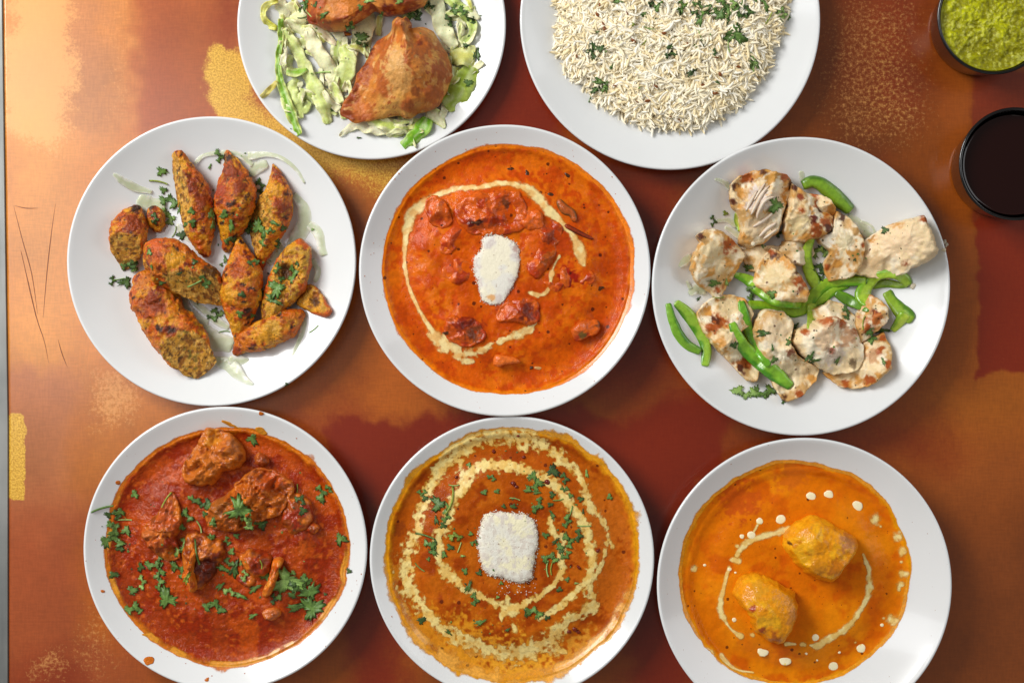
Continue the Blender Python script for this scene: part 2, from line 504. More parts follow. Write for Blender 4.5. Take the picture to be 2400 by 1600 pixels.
# ------------------------------------------------------------------ dishes
DISHES = {}
class Dish:
    def __init__(s, key, name, cx, cy, rpx, rim, base, flat, power, label, group='round white dishes on the table'):
        s.key, s.rim, s.base, s.flat, s.power = key, rim, base, flat, power
        s.pcx, s.pcy, s.rpx = cx, cy, rpx
        x, y = at(cx, cy, rim)
        s.x, s.y = float(x), float(y)
        s.R = rpx * K * (H - rim) / H
        s.obj = s.build(name)
        tag(s.obj, label, 'plate' if 'plate' in name else 'bowl', group)
        DISHES[key] = s
    def zin(s, r):
        """inside height at radius r"""
        t = np.clip((np.asarray(r, float) / s.R - s.flat) / (1 - s.flat), 0, 1)
        return s.base + (s.rim - s.base) * t ** s.power
    def zat(s, x, y): return s.zin(np.hypot(x - s.x, y - s.y))
    def build(s, name):
        R, th = s.R, 3.4
        prof = [(r, float(s.zin(r))) for r in np.linspace(0.0, 1, 46)[1:] * (R - 2.2)]
        zr = prof[-1][1]
        sl = math.atan2(prof[-1][1] - prof[-2][1], prof[-1][0] - prof[-2][0])
        nx, nz = -math.sin(sl), math.cos(sl)
        q = 1.45                                             # half thickness at the lip
        lc = (prof[-1][0] - nx * q, zr - nz * q)
        a0 = math.atan2(nz, nx)
        for a in np.linspace(a0, a0 - math.pi, 12)[1:]:      # rounded lip
            prof.append((lc[0] + q * math.cos(a), lc[1] + q * math.sin(a)))
        rl = prof[-1][0]
        for r in np.linspace(rl - 1.5, R * max(s.flat, .5) * 1.02, 16):
            dz = 2.9 / math.cos(math.atan2(float(s.zin(r + 1) - s.zin(r)), 1.0))
            prof.append((r, max(float(s.zin(r)) - dz, 3.2)))
        rf = R * max(s.flat, .5)
        prof += [(rf, 2.6), (rf - 1, 0.3), (rf - 3, 0.0), (rf - 5, 0.3), (rf - 6.5, 1.8), (rf * .5, 1.8)]
        n = 220
        a = np.linspace(0, 2 * math.pi, n, endpoint=False)
        rows = np.array(prof)
        V = np.empty((len(rows), n, 3))
        V[:, :, 0] = s.x + rows[:, 0][:, None] * np.cos(a); V[:, :, 1] = s.y + rows[:, 0][:, None] * np.sin(a); V[:, :, 2] = rows[:, 1][:, None]
        V = V.reshape(-1, 3)
        f = grid_faces(len(rows), n, True)
        k = len(V)
        V = np.vstack([V, [s.x, s.y, s.base], [s.x, s.y, 1.8]])
        f += [[k, i, (i + 1) % n] for i in range(n)]
        l = (len(rows) - 1) * n
        f += [[k + 1, l + (i + 1) % n, l + i] for i in range(n)]
        return mesh_object(name, V, f, M['porcelain'], origin=np.array([s.x, s.y, 0.0]), reg=True)

FA, FB, FC = Frame(140, 250, 2.178), Frame(830, 270, 2.178), Frame(1510, 310, 2.119)
FD, FE, FF = Frame(180, 930, 2.34), Frame(850, 950, 2.413), Frame(1530, 1000, 2.614)
FG, FH, FI = Frame(540, 0, 3.564), Frame(1200, 0, 3.178), Frame(1900, 0, 2.904)

Dish('kebab', 'serving_plate', 495, 612, 340, 25, 4, .48, 1.7, 'round white plate of sliced seekh kebabs over raw onion, nearest the steel table edge')
Dish('butter', 'serving_bowl', 1183, 633.5, 342, 31, 4, .45, 1.7, 'white bowl of bright orange chicken curry in the middle of the table')
Dish('tikka', 'serving_plate', 1878.5, 670.5, 350, 31, 4, .45, 1.7, 'white plate holding grilled chicken chunks and green pepper strips')
Dish('lamb', 'serving_bowl', 527, 1286, 333, 28, 4, .45, 1.7, 'white bowl of dark red meat curry with sauce drips on its rim')
Dish('dal', 'serving_bowl', 1200, 1309, 334, 28, 4, .45, 1.7, 'white bowl of brown lentil curry with double cream rings')
Dish('kofta', 'serving_bowl', 1886.5, 1372, 346, 31, 4, .45, 1.7, 'white bowl of yellow orange gravy holding two dumplings')
Dish('samosa', 'serving_plate', 870.5, 58, 316, 17, 3.5, .58, 1.6, 'white plate of samosas on shredded lettuce, cut by the upper picture edge')
Dish('rice', 'serving_bowl', 1571, 45.6, 353, 22, 4, .40, 1.7, 'white bowl of rice with cumin and cilantro, cut by the upper picture edge')

# ------------------------------------------------------------------ food builders
def paint(P, X, Y, t, base, layers=(), spots=(), seed=0.0):
    """colour per vertex: base, noise layers (colour, size mm, threshold, softness, gain towards the edge), spots (x, y, r, colour) in view coordinates"""
    c = np.tile(lin(base), (len(P), 1))
    for i, (col, sc, thr, soft, gain) in enumerate(layers):
        m = smooth((fbm(P, sc, 4, seed + i * 3.3) + gain * t ** 3 - thr) / soft + 0.5)[:, None]
        c = c * (1 - m) + lin(col) * m
    n = fbm(P, 3.0, 3, seed + 9)
    for (x, y, r, col) in spots:
        d = np.hypot(X - x, Y - y) / r + (n - 0.5) * 1.1
        m = smooth((1 - d) * 2.0)[:, None]
        c = c * (1 - m) + lin(col) * m
    return c

def blob(name, dish, F, outline, thick, lift, mat, base, layers=(), spots=(), seed=1, pw=2.6, lump=(9.0, .25), fine=(2.2, .5), hfun=None,
         rough_edge=(5.0, 1.2), zref=None, center=None, sink=False, parent=None, nseg=None, facets=0, zbase=None, steps=0, sharp=0):
    """a solid lump whose outline is given in view coordinates; flat-ish underside lying on the dish"""
    thick_mm = thick
    o = np.array(outline, float)
    per = F.mm(np.hypot(*(o - np.roll(o, 1, 0)).T).sum())
    nseg = nseg or int(np.clip(per / 1.1, 40, 260))
    O = catmull(o, nseg, True)
    if sharp:
        oc = np.vstack([o, o[:1]]); dd = np.r_[0, np.cumsum(np.hypot(*(np.diff(oc, axis=0).T)))]; uu = np.linspace(0, dd[-1], nseg + 1)[:-1]
        O = O * (1 - sharp) + np.c_[np.interp(uu, dd, oc[:, 0]), np.interp(uu, dd, oc[:, 1])] * sharp
    cx0, cy0 = F.at(o[:, 0].mean(), o[:, 1].mean(), 12)
    zb = float(dish.zat(cx0, cy0)) if zbase is None else zbase
    zr = zb + lift + thick * .55 if zref is None else zref
    ox, oy = F.at(O[:, 0], O[:, 1], zr)
    if center is not None: cx, cy = F.at(center[0], center[1], zr)
    else:
        a = ox * np.roll(oy, -1) - np.roll(ox, -1) * oy
        A = a.sum() / 2
        cx = ((ox + np.roll(ox, -1)) * a).sum() / (6 * A); cy = ((oy + np.roll(oy, -1)) * a).sum() / (6 * A)
    rad = np.hypot(ox - cx, oy - cy)
    nr = int(np.clip(rad.mean() / 1.0, 8, 40))
    T = (np.arange(nr) + 1) / nr
    T = 1 - (1 - T) ** 1.15
    T = np.r_[T, 0.97, 0.86, 0.5]
    side = np.r_[np.ones(nr), 0, 0, 0]           # 1 = upper surface
    V = np.empty((len(T), nseg, 3)); TT = np.empty((len(T), nseg))
    nb = (fbm(np.c_[ox, oy], rough_edge[0], 3, seed) - .5) * 2 * rough_edge[1]
    ux, uy = (ox - cx) / rad, (oy - cy) / rad
    for k, t in enumerate(T):
        V[k, :, 0] = cx + (ox - cx) * t + ux * nb * t ** 3
        V[k, :, 1] = cy + (oy - cy) * t + uy * nb * t ** 3
        TT[k] = t
    P = V.reshape(-1, 3); t = TT.ravel(); up = np.repeat(side, nseg)
    prof = np.sqrt(np.clip(1 - t ** pw, 0, 1))
    X, Y = F.back(P[:, 0], P[:, 1], zr)
    h = thick * prof
    if hfun is not None: h = hfun(X, Y, t, prof) * 1.0
    if facets:
        rr = np.random.RandomState(int(seed * 13) % 9999)
        cut = np.full(len(P), 1e9)
        for q in range(facets):
            an = rr.rand() * 6.283; sl = rr.uniform(.2, 1.0); off = rr.uniform(.8, 1.25)
            d = (P[:, 0] - cx) * math.cos(an) + (P[:, 1] - cy) * math.sin(an)
            cut = np.minimum(cut, thick * off - sl * d)
        h = np.minimum(h, np.maximum(cut, thick * .25))
    n1 = (fbm(P[:, :2], lump[0], 3, seed + 2) - .5) * 2 * lump[1] * thick
    n2 = (fbm(P[:, :2], fine[0], 3, seed + 4) - .5) * 2 * fine[1]
    if steps:
        s_ = h / steps; h = h + (np.abs((s_ % 1) - .5) - .25) * steps * .35
    e = np.clip(prof * 1.6, 0, 1)
    h = np.maximum(h + (n1 + n2) * e, 0.0)
    if zbase is None: zf = dish.zat(P[:, 0], P[:, 1])
    else: zf = np.full(len(P), zbase)
    low = 0.16 * thick
    P[:, 2] = np.where(up > 0, zf + lift + low + h * 0.84, zf + lift + (0.1 if not sink else -2))
    P[-nseg * 3:-nseg * 2, 2] = zf[-nseg * 3:-nseg * 2] + lift + low * .4
    faces = grid_faces(len(T), nseg, True)
    k = len(P)
    ctop = np.array([[cx, cy, P[:nseg, 2].mean()]]); cbot = np.array([[cx, cy, P[-nseg:, 2].mean()]])
    P = np.vstack([P, ctop, cbot]); t = np.r_[t, 0, 0]
    faces += [[k, i, (i + 1) % nseg] for i in range(nseg)]
    l = (len(T) - 1) * nseg
    faces += [[k + 1, l + (i + 1) % nseg, l + i] for i in range(nseg)]
    X, Y = F.back(P[:, 0], P[:, 1], zr)
    c = paint(P, X, Y, t, base, layers, spots, seed)
    return mesh_object(name, P, faces, mat, parent, col=c, reg=True)

def smooth1(a, n):
    k = np.ones(n) / n
    return np.convolve(np.pad(a, n // 2, mode='edge'), k, mode='valid')[:len(a)]

def sweep(name, dish, F, pts, mat, base, layers=(), spots=(), seed=1, cuts=(), inner=(206, 144, 44), asp=.85, lift=0, lump=(9, .12), fine=(2.4, .45), nu=30, blunt=0.25, sinkf=.92, squareness=1.0, wrinkle=0.0):
    """a tapering body laid along a centreline (x, y, width) in view coordinates"""
    c0 = np.array(pts, float)
    L = F.mm(np.hypot(*np.diff(c0[:, :2], axis=0).T).sum())
    n = int(np.clip(L / 1.0, 20, 120))
    C = catmull(c0, n)
    w = np.maximum(F.mm(C[:, 2]), 1.0)
    s = np.linspace(0, 1, n)
    zc0 = dish.zat(*F.at(C[:, 0], C[:, 1], 12))
    hh = w / 2 * asp
    zc = smooth1(zc0, 9) + hh * sinkf + lift
    x, y = F.at(C[:, 0], C[:, 1], zc)
    t = np.gradient(np.c_[x, y], axis=0); t /= np.linalg.norm(t, axis=1)[:, None]
    nn = np.c_[-t[:, 1], t[:, 0]]
    endf = np.minimum(1, np.sqrt(np.clip(np.minimum(s, 1 - s) / blunt * 1.0, 0, 1)) * .55 + .45) if blunt else np.ones(n)
    endf[0] *= .55; endf[-1] *= .55
    a = np.linspace(0, 2 * math.pi, nu, endpoint=False)
    ca = np.sign(np.cos(a)) * np.abs(np.cos(a)) ** squareness; sa = np.sign(np.sin(a)) * np.abs(np.sin(a)) ** squareness
    V = np.empty((n, nu, 3))
    V[:, :, 0] = x[:, None] + nn[:, 0:1] * (w / 2 * endf)[:, None] * ca
    V[:, :, 1] = y[:, None] + nn[:, 1:2] * (w / 2 * endf)[:, None] * ca
    V[:, :, 2] = zc[:, None] + (hh * endf)[:, None] * sa
    P = V.reshape(-1, 3)
    ctr = np.repeat(np.c_[x, y, zc], nu, 0)
    d = P - ctr
    r = np.linalg.norm(d, axis=1); r[r == 0] = 1
    f1 = (fbm(P, lump[0], 3, seed) - .5) * 2 * lump[1] * np.repeat(w / 2, nu)
    f2 = (fbm(P, fine[0], 3, seed + 3) - .5) * 2 * fine[1]
    if wrinkle: f2 = f2 - wrinkle * np.abs(fbm(P, 5.0, 3, seed + 6) - .5) * 4
    P = P + d / r[:, None] * (f1 + f2)[:, None]
    cutm = np.zeros(len(P))
    Xc, Yc = F.back(P[:, 0], P[:, 1], np.repeat(zc, nu))
    for (x0, y0, x1, y1) in cuts:        # oblique knife cuts: full height at the first point, the dish at the second
        L_ = math.hypot(x1 - x0, y1 - y0)
        q = ((Xc - x0) * (x1 - x0) + (Yc - y0) * (y1 - y0)) / (L_ * L_)
        hmax = float(np.max(hh)) * 2
        base_ = np.repeat(zc - hh * sinkf, nu)
        lim = base_ + hmax * (1 - q) + (fbm(P[:, :2], 4.0, 3, seed + 12) - .5) * 2.0
        hit = P[:, 2] > lim
        cutm = np.maximum(cutm, hit * 1.0)
        P[:, 2] = np.where(hit, lim, P[:, 2])
    P[:, 2] = np.maximum(P[:, 2], dish.zat(P[:, 0], P[:, 1]) + .15)
    f = grid_faces(n, nu, True)
    k = len(P)
    P = np.vstack([P, P[:nu].mean(0), P[-nu:].mean(0)])
    f += [[k, i, (i + 1) % nu] for i in range(nu)]
    f += [[k + 1, k - nu + (i + 1) % nu, k - nu + i] for i in range(nu)]
    X, Y = F.back(P[:, 0], P[:, 1], np.r_[np.repeat(zc, nu), zc[0], zc[-1]])
    lat = np.r_[np.tile(np.abs(np.cos(a)), n), 0, 0]
    c = paint(P, X, Y, lat, base, layers, spots, seed)
    if len(cuts):
        ci = paint(P, X, Y, lat, inner, [((214, 160, 70), 5, .5, .3, 0), ((150, 92, 28), 3, .60, .2, 0), ((92, 56, 20), 2.6, .72, .12, 0), ((130, 110, 34), 3.4, .78, .12, 0)], (), seed + 40)
        w = np.r_[cutm, 0, 0][:, None]
        c = c * (1 - w) + ci * w
    return mesh_object(name, P, f, mat, col=c, reg=True)

def ribbon(name, F, pts, mat, col_in, col_edge, thick=0.8, lift=0.6, arch=.3, roll=0.0, ruffle=0.0, seed=1, vein=None, blunt=False, box=2, signed=False, arc_up=0.0, maxdrop=8.0, reg=True, parent=None, tipz=0.0):
    """a curved strip (pepper, lettuce, onion) with real thickness, following what it lies on"""
    c0 = np.array(pts, float)
    L = F.mm(np.hypot(*np.diff(c0[:, :2], axis=0).T).sum())
    n = int(np.clip(L / 1.3, 10, 90))
    C = catmull(c0, n)
    px, py = F.px(C[:, 0], C[:, 1])
    hit = np.array([tuple(pick(px[i], py[i])[0]) for i in range(n)])
    z = hit[:, 2]
    zs = smooth1(z, max(3, n // 4 * 2 + 1))
    zs = np.maximum(zs, z * .6 + zs * .4)
    zs = smooth1(zs, 5)
    s = np.linspace(0, 1, n)
    zc = zs + lift + arc_up * np.sin(s * math.pi) + tipz * s
    x, y = at(px, py, zc)
    w = F.mm(np.maximum(C[:, 2], 1.0)) / 2
    w = w * (np.clip(np.minimum(s, 1 - s) * 9 + .35, 0, 1) if not blunt else np.clip(np.minimum(s, 1 - s) * 25 + .8, 0, 1))
    if ruffle: w = w * (.86 + .3 * fbm(np.c_[s * L, np.full(n, 5.0)], 6, 2, seed + 9))
    t = np.gradient(np.c_[x, y], axis=0); t /= np.maximum(np.linalg.norm(t, axis=1), 1e-6)[:, None]
    nn = np.c_[-t[:, 1], t[:, 0]]
    m = 9
    u = np.linspace(-1, 1, m)
    U, S = np.meshgrid(u, s)
    WW = w[:, None]
    rl = roll + (fbm(np.c_[s * L, np.full(n, seed * 31.0)], 22, 2, seed) - .5) * (0.9 if ruffle else .3)
    lat = U * WW
    zz = arch * WW * (1 - np.abs(U) ** box)
    cr, sr = np.cos(rl)[:, None], np.sin(rl)[:, None]
    lx = lat * cr - zz * sr
    lz = np.abs(lat) * 0 + lat * sr + zz * cr
    lz = lz - lz.min(axis=1, keepdims=True) * .8
    V = np.empty((n, m, 3))
    edge = 1 + .10 * (fbm(np.c_[S.ravel() * L, U.ravel() * 3], 5, 2, seed + 1).reshape(S.shape) - .5) * np.abs(U)
    V[:, :, 0] = x[:, None] + nn[:, 0:1] * lx * edge
    V[:, :, 1] = y[:, None] + nn[:, 1:2] * lx * edge
    V[:, :, 2] = zc[:, None] + lz
    if ruffle:
        q = fbm(np.c_[V[:, :, 0].ravel(), V[:, :, 1].ravel()], 7, 3, seed + 2).reshape(S.shape) - .5
        V[:, :, 2] += ruffle * q * (.5 + np.abs(U))
        V[:, :, 2] += ruffle * .35 * np.sin(S * L / 2.2 + seed) * U ** 2
    T = V.reshape(-1, 3)
    B = T.copy(); B[:, 2] -= thick
    # keep the underside above what carries it at its edge samples
    P = np.vstack([T, B])
    nT = n * m
    f = grid_faces(n, m) + grid_faces(n, m, start=nT, flip=True)
    for i in range(n - 1):
        a, b = i * m, (i + 1) * m
        f.append([a, nT + a, nT + b, b]); a += m - 1; b += m - 1
        f.append([a, b, nT + b, nT + a])
    for j in range(m - 1):
        f.append([j, j + 1, nT + j + 1, nT + j]); a = (n - 1) * m + j
        f.append([a, nT + a, nT + a + 1, a + 1])
    e = smooth((np.abs(U.ravel()) + (fbm(T, 4, 2, seed) - .5) * .8 - .35) / .6)[:, None]
    if signed: e = smooth((U.ravel() * signed + (fbm(T, 6, 2, seed) - .5) * .7 - .25) / .5)[:, None]
    c = lin(col_in) * (1 - e) + lin(col_edge) * e
    if vein is not None:
        vn = smooth((fbm(np.c_[U.ravel() * 9 + seed * 5, S.ravel() * L * .12], 1.2, 2, seed) - .55) / .2)[:, None]
        c = c * (1 - vn * .35) + lin(vein) * vn * .35
    c = np.vstack([c, c])
    return mesh_object(name, P, f, mat, parent, col=c, reg=reg)

# ---- sauces: one polar sheet per bowl; cream and oil films are cut out of it
class Sauce:
    def __init__(s, name, dish, F, X, Y, rx, ry, level, mat, base, layers, edge_col, bumps=(), seed=1, ripple=(14, .6, 5, .25), wob=1.6, spots=(), ncol=None, edge_w=.03, film_w=.010, film_n=.3):
        nr, ns = 140, 520
        s.dish, s.F, s.nr, s.ns = dish, F, nr, ns
        for _ in range(3):       # the level at which this outline meets the bowl wall
            s.cx, s.cy = F.at(X, Y, level); k = K * (H - level) / H / F.s
            a = np.linspace(0, 2 * math.pi, 60)
            level = float(np.median(dish.zat(s.cx + rx * k * np.cos(a), s.cy + ry * k * np.sin(a)))) + .55
        s.cx, s.cy = F.at(X, Y, level)
        k = K * (H - level) / H / F.s
        a = np.linspace(0, 2 * math.pi, ns, endpoint=False)
        R = 1.0 / np.sqrt((np.cos(a) / (rx * k)) ** 2 + (np.sin(a) / (ry * k)) ** 2)
        R = R + (fbm(np.c_[np.cos(a) * 60, np.sin(a) * 60], 22, 3, seed) - .5) * 2 * wob + (fbm(np.c_[np.cos(a) * 60, np.sin(a) * 60], 5, 3, seed + 1) - .5) * wob * .8
        t = np.linspace(0, 1, nr) ** .85
        Px = s.cx + t[:, None] * R * np.cos(a); Py = s.cy + t[:, None] * R * np.sin(a)
        P2 = np.c_[Px.ravel(), Py.ravel()]; tt = np.repeat(t, ns)
        z = np.full(len(P2), float(level))
        z += ((fbm(P2, ripple[0], 3, seed + 5) - .5) * 2 * ripple[1] + (fbm(P2, ripple[2], 3, seed + 6) - .5) * 2 * ripple[3]) * np.clip((1 - tt) * 12, 0, 1)
        Xf, Yf = F.back(P2[:, 0], P2[:, 1], level)
        for (x, y, r, h) in bumps:
            z += h * np.exp(-((Xf - x) ** 2 + (Yf - y) ** 2) / (r * r) * 1.6)
        zb = dish.zat(P2[:, 0], P2[:, 1])
        # the meniscus runs out on the bowl wall; where the wall is lower the sheet keeps its level and dips at its border
        z = np.maximum(z, zb + .12)
        w = smooth((tt - .955) / .045)
        w = np.maximum(w, smooth((tt - .62) / .38) * smooth((level - zb) / 4.0))
        z = z * (1 - w) + (zb + .12) * w
        P = np.c_[P2, z]
        s.P, s.t, s.level, s.X, s.Y = P, tt, level, Xf, Yf
        # closed underneath: a skirt ring to the bowl
        f = grid_faces(nr, ns, True)
        c = paint(P, Xf, Yf, tt * 0, base, layers, spots, seed)
        e = smooth((tt + (fbm(P2, 6, 3, seed + 7) - .5) * .05 - (1 - edge_w * 1.6)) / (edge_w * 1.6))[:, None]
        c = c * (1 - e) + lin(edge_col) * e
        s.col = c
        s.obj = mesh_object(name, P, f, mat, origin=np.array([s.cx, s.cy, 5.0]), col=c, reg=True)
        # thin film left on the wall just beyond the edge
        t2 = np.linspace(.975, 1.075, 14)
        Fx = s.cx + t2[:, None] * R * np.cos(a); Fy = s.cy + t2[:, None] * R * np.sin(a)
        Q = np.c_[Fx.ravel(), Fy.ravel()]; tq = np.repeat(t2, ns)
        m = 1.0 - (tq - .998) / film_w * (1.3 - 1.15 * fbm(Q, 20, 3, seed + 31)) + (fbm(Q, 3, 3, seed + 32) - .5) * film_n
        zq = dish.zat(Q[:, 0], Q[:, 1]) + .10 + .25 * np.clip((1.0 - tq) / .03, 0, 1)
        cq = np.tile(lin(edge_col), (len(Q), 1)) * (.85 + .3 * fbm(Q, 6, 2, seed)[:, None])
        s.film = mesh_object('edge_film', np.c_[Q, zq], grid_faces(14, ns, True), M['film'], s.obj, col=cq, attr={'m': np.clip(m, 0, 1) * (tq < 1.07)})
    def patch(s, name, mask, mat, col, lift=.22, thr=.02, colb=None, seed=3):
        """a thin layer lying on the sauce wherever mask > thr"""
        keep = (mask > thr).reshape(s.nr, s.ns)
        fk = keep[:-1] | keep[1:]
        fk = fk | np.roll(fk, -1, 1)
        r, c_ = np.nonzero(fk)
        a = r * s.ns + c_; b = r * s.ns + (c_ + 1) % s.ns; d = (r + 1) * s.ns + c_; e = (r + 1) * s.ns + (c_ + 1) % s.ns
        F4 = np.stack([a, d, e, b], -1)
        used, inv = np.unique(F4, return_inverse=True)
        P = s.P[used].copy()
        m = np.clip(mask[used], 0, 1)
        P[:, 2] += lift * smooth(m * 2) + .06
        cc = np.tile(lin(col), (len(P), 1))
        if colb is not None:
            w = (smooth((fbm(P, 5, 3, seed) - .35) / .3) * .55 + .9 * (1 - smooth((m - .25) / .5)))[:, None]
            w = np.clip(w, 0, 1)
            cc = cc * (1 - w) + lin(colb) * w
        return mesh_object(name, P, inv.reshape(-1, 4).tolist(), mat, s.obj, col=cc, attr={'m': m})
    def stroke(s, pts, seed=1, ragged=.5, soft=1.0, size=5.0):
        """0..1 mask of a poured line (x, y, width) in view coordinates"""
        c0 = np.array(pts, float)
        C = catmull(c0, max(12, len(c0) * 9))
        m = np.zeros(len(s.X))
        for i in range(len(C) - 1):
            ax, ay, aw = C[i]; bx, by, bw = C[i + 1]
            R = max(aw, bw) * 1.3 + 4
            sel = np.nonzero((s.X > min(ax, bx) - R) & (s.X < max(ax, bx) + R) & (s.Y > min(ay, by) - R) & (s.Y < max(ay, by) + R))[0]
            if not len(sel): continue
            dx, dy = bx - ax, by - ay
            L2 = dx * dx + dy * dy + 1e-6
            q = np.clip(((s.X[sel] - ax) * dx + (s.Y[sel] - ay) * dy) / L2, 0, 1)
            d = np.hypot(s.X[sel] - ax - q * dx, s.Y[sel] - ay - q * dy)
            w = np.maximum((aw + (bw - aw) * q) / 2, 2)
            m[sel] = np.maximum(m[sel], 1.25 - d / w * .85)
        sel = np.nonzero(m > 0)[0]
        nz = fbm(s.P[sel, :2], size, 4, seed) - .5
        m[sel] = m[sel] + nz * ragged * 2 * 1.0
        return np.clip(m * soft, 0, 1)

# ---- herbs
HERBS = []
def leaf_shape(kind, size, rng):
    """flat leaf: list of closed pieces (pts (N,2) boundary, centre) in mm"""
    def lobe(cx, cy, ang, r, asp):
        n = 40
        out = []
        ph = rng.uniform(0, 6)
        for i in range(n):
            a = 2 * math.pi * i / n
            lob = abs(math.cos(1.5 * a)) ** .55
            rr = r * (.34 + .70 * lob) * (1 + .18 * math.cos(13 * a + ph) + rng.uniform(-.16, .16)) * (1 + .22 * math.sin(a + ph))
            if abs(a - math.pi) < .5: rr *= .62
            x, y = rr * math.cos(a), rr * math.sin(a) * asp
            out.append((cx + x * math.cos(ang) - y * math.sin(ang), cy + x * math.sin(ang) + y * math.cos(ang)))
        return np.array(out), (cx, cy)
    r = size / 2
    if kind == 'n': return [lobe(0, 0, 0, r, .38)]
    if kind == 'l': return [lobe(0, 0, 0, r, .85)]
    P = []
    k = 3 if size < 22 else 4
    for i in range(k):
        a = (i - (k - 1) / 2) * 1.25 + rng.uniform(-.25, .25)
        d = r * .42
        P.append(lobe(d * math.cos(a) * 1.1 - r * .1, d * math.sin(a) * 1.35, a, r * rng.uniform(.42, .62), .85))
    return P

def herb(F, x, y, size, kind='f', ang=None, tone=0, dish=None, lift=.25):
    rng = RNG
    S = F.mm(size) * (.9 if kind != 's' else 1)
    ang = rng.uniform(0, 6.283) if ang is None else math.radians(ang)
    px, py = F.px(x, y)
    hit, ob = pick(float(px), float(py))
    cx, cy, cz = hit.x, hit.y, hit.z
    ca, sa = math.cos(ang), math.sin(ang)
    tones = [((58, 90, 26), (112, 148, 66)), ((34, 60, 18), (78, 110, 40)), ((100, 136, 52), (158, 188, 104)), ((98, 116, 24), (142, 156, 50))]
    c1, c2 = tones[tone]
    allP, allF, allC = [], [], []
    k = 0
    if kind == 's':
        n = 14; w = max(.45, min(.8, S * .045))
        bend = rng.uniform(-.25, .25)
        ss = np.linspace(-.5, .5, n)
        lx = ss * S; ly = bend * S * (ss ** 2 * 2)
        X = cx + lx * ca - ly * sa; Y = cy + lx * sa + ly * ca
        Z = np.array([cast_down(X[i], Y[i])[0] for i in range(n)])
        Z = np.clip(Z, cz - 2.5, cz + 3)
        Z = smooth1(Z, 5) + w + .1
        a = np.linspace(0, 2 * math.pi, 6, endpoint=False)
        t = np.gradient(np.c_[X, Y], axis=0); t /= np.linalg.norm(t, axis=1)[:, None]
        V = np.empty((n, 6, 3))
        V[:, :, 0] = X[:, None] - t[:, 1:2] * w * np.cos(a); V[:, :, 1] = Y[:, None] + t[:, 0:1] * w * np.cos(a); V[:, :, 2] = Z[:, None] + w * np.sin(a)
        P = V.reshape(-1, 3)
        Fc = grid_faces(n, 6, True) + [list(range(6))[::-1], [6 * (n - 1) + i for i in range(6)]]
        c = np.tile(lin(c2) * rng.uniform(.8, 1.1), (len(P), 1))
        allP, allF, allC = [P], Fc, [c]
    else:
        for (b, ctr) in leaf_shape(kind, S, rng):
            n = len(b)
            ctr = np.array(ctr)
            rings = [ctr[None, :] + (b - ctr) * q for q in (1.0, .62, .28)]
            Lq = np.vstack(rings + [ctr[None, :]])
            X = cx + Lq[:, 0] * ca - Lq[:, 1] * sa; Y = cy + Lq[:, 0] * sa + Lq[:, 1] * ca
            Z = np.array([cast_down(X[i], Y[i])[0] for i in range(len(X))])
            Z = np.clip(Z, cz - 2.0, cz + 3.0)
            fl = fbm(np.c_[X, Y], 6, 2, len(HERBS) * .37) - .35
            Z = Z + lift + .15 + np.clip(fl, 0, 1) * S * .16 + rng.uniform(0, .3)
            top = np.c_[X, Y, Z]
            bot = top[n:].copy(); bot[:, 2] -= .2
            P = np.vstack([top, bot])
            o = k
            f = []
            for ri in range(2):
                for i in range(n):
                    j = (i + 1) % n
                    f.append([o + ri * n + i, o + ri * n + j, o + (ri + 1) * n + j, o + (ri + 1) * n + i])
            for i in range(n):
                f.append([o + 2 * n + i, o + 2 * n + (i + 1) % n, o + 3 * n])
            q = o + 3 * n + 1
            for i in range(n):
                j = (i + 1) % n
                f.append([o + j, o + i, q + i, q + j]); f.append([q + j, q + i, q + n + i, q + n + j]); f.append([q + n + j, q + n + i, q + 2 * n])
            k += len(P)
            aa = np.arctan2(b[:, 1] - ctr[1], b[:, 0] - ctr[0])
            v = np.concatenate([np.r_[.35 * np.ones(n), .6 * np.ones(n), .85 * np.ones(n), 1], np.r_[.6 * np.ones(n), .85 * np.ones(n), 1]])
            v = np.clip(v * rng.uniform(.5, 1.0) + (fbm(P, 2.5, 2, 5) - .5) * .5, 0, 1)[:, None]
            g = rng.uniform(.85, 1.15)
            allC.append((lin(c1) * (1 - v) + lin(c2) * v) * g)
            allP.append(P); allF += f
    P = np.vstack(allP)
    nm = {'s': 'cilantro_sliver', 'n': 'cilantro_shred', 'l': 'cilantro_leaf', 'f': 'cilantro_sprig'}[kind]
    o = mesh_object(nm, P, allF, M['herb'], col=np.vstack(allC))
    HERBS.append((o, float(px), float(py), S, kind, tone, ob, dish, (cx, cy)))
    return o

def herbs(F, dish, lst):
    for h in lst:
        x, y, s = h[:3]
        kind = h[3] if len(h) > 3 else ('f' if s >= 62 else 'l')
        ang = h[4] if len(h) > 4 else None
        tone = h[5] if len(h) > 5 else RNG.choice([0, 0, 0, 1, 0, 1])
        herb(F, x, y, s, kind, ang, tone, dish)
    return

CLOCK = ['twelve', 'one', 'two', 'three', 'four', 'five', 'six', 'seven', 'eight', 'nine', 'ten', 'eleven']
def clock(dish, px, py):
    dx, dy = px - dish.pcx, py - dish.pcy
    a = (math.degrees(math.atan2(dx, -dy)) % 360) / 30
    k = int(round(a * 2)) % 24
    t = CLOCK[(k // 2) % 12]
    return (t + " o'clock") if k % 2 == 0 else ('half past ' + t)
def radial(dish, px, py):
    r = math.hypot(px - dish.pcx, py - dish.pcy) / dish.rpx
    for lim, w in ((.12, 'at the centre'), (.3, 'near the centre'), (.48, 'inside halfway'), (.64, 'outside halfway'), (.8, 'towards the rim'), (9, 'by the rim')):
        if r < lim: return w

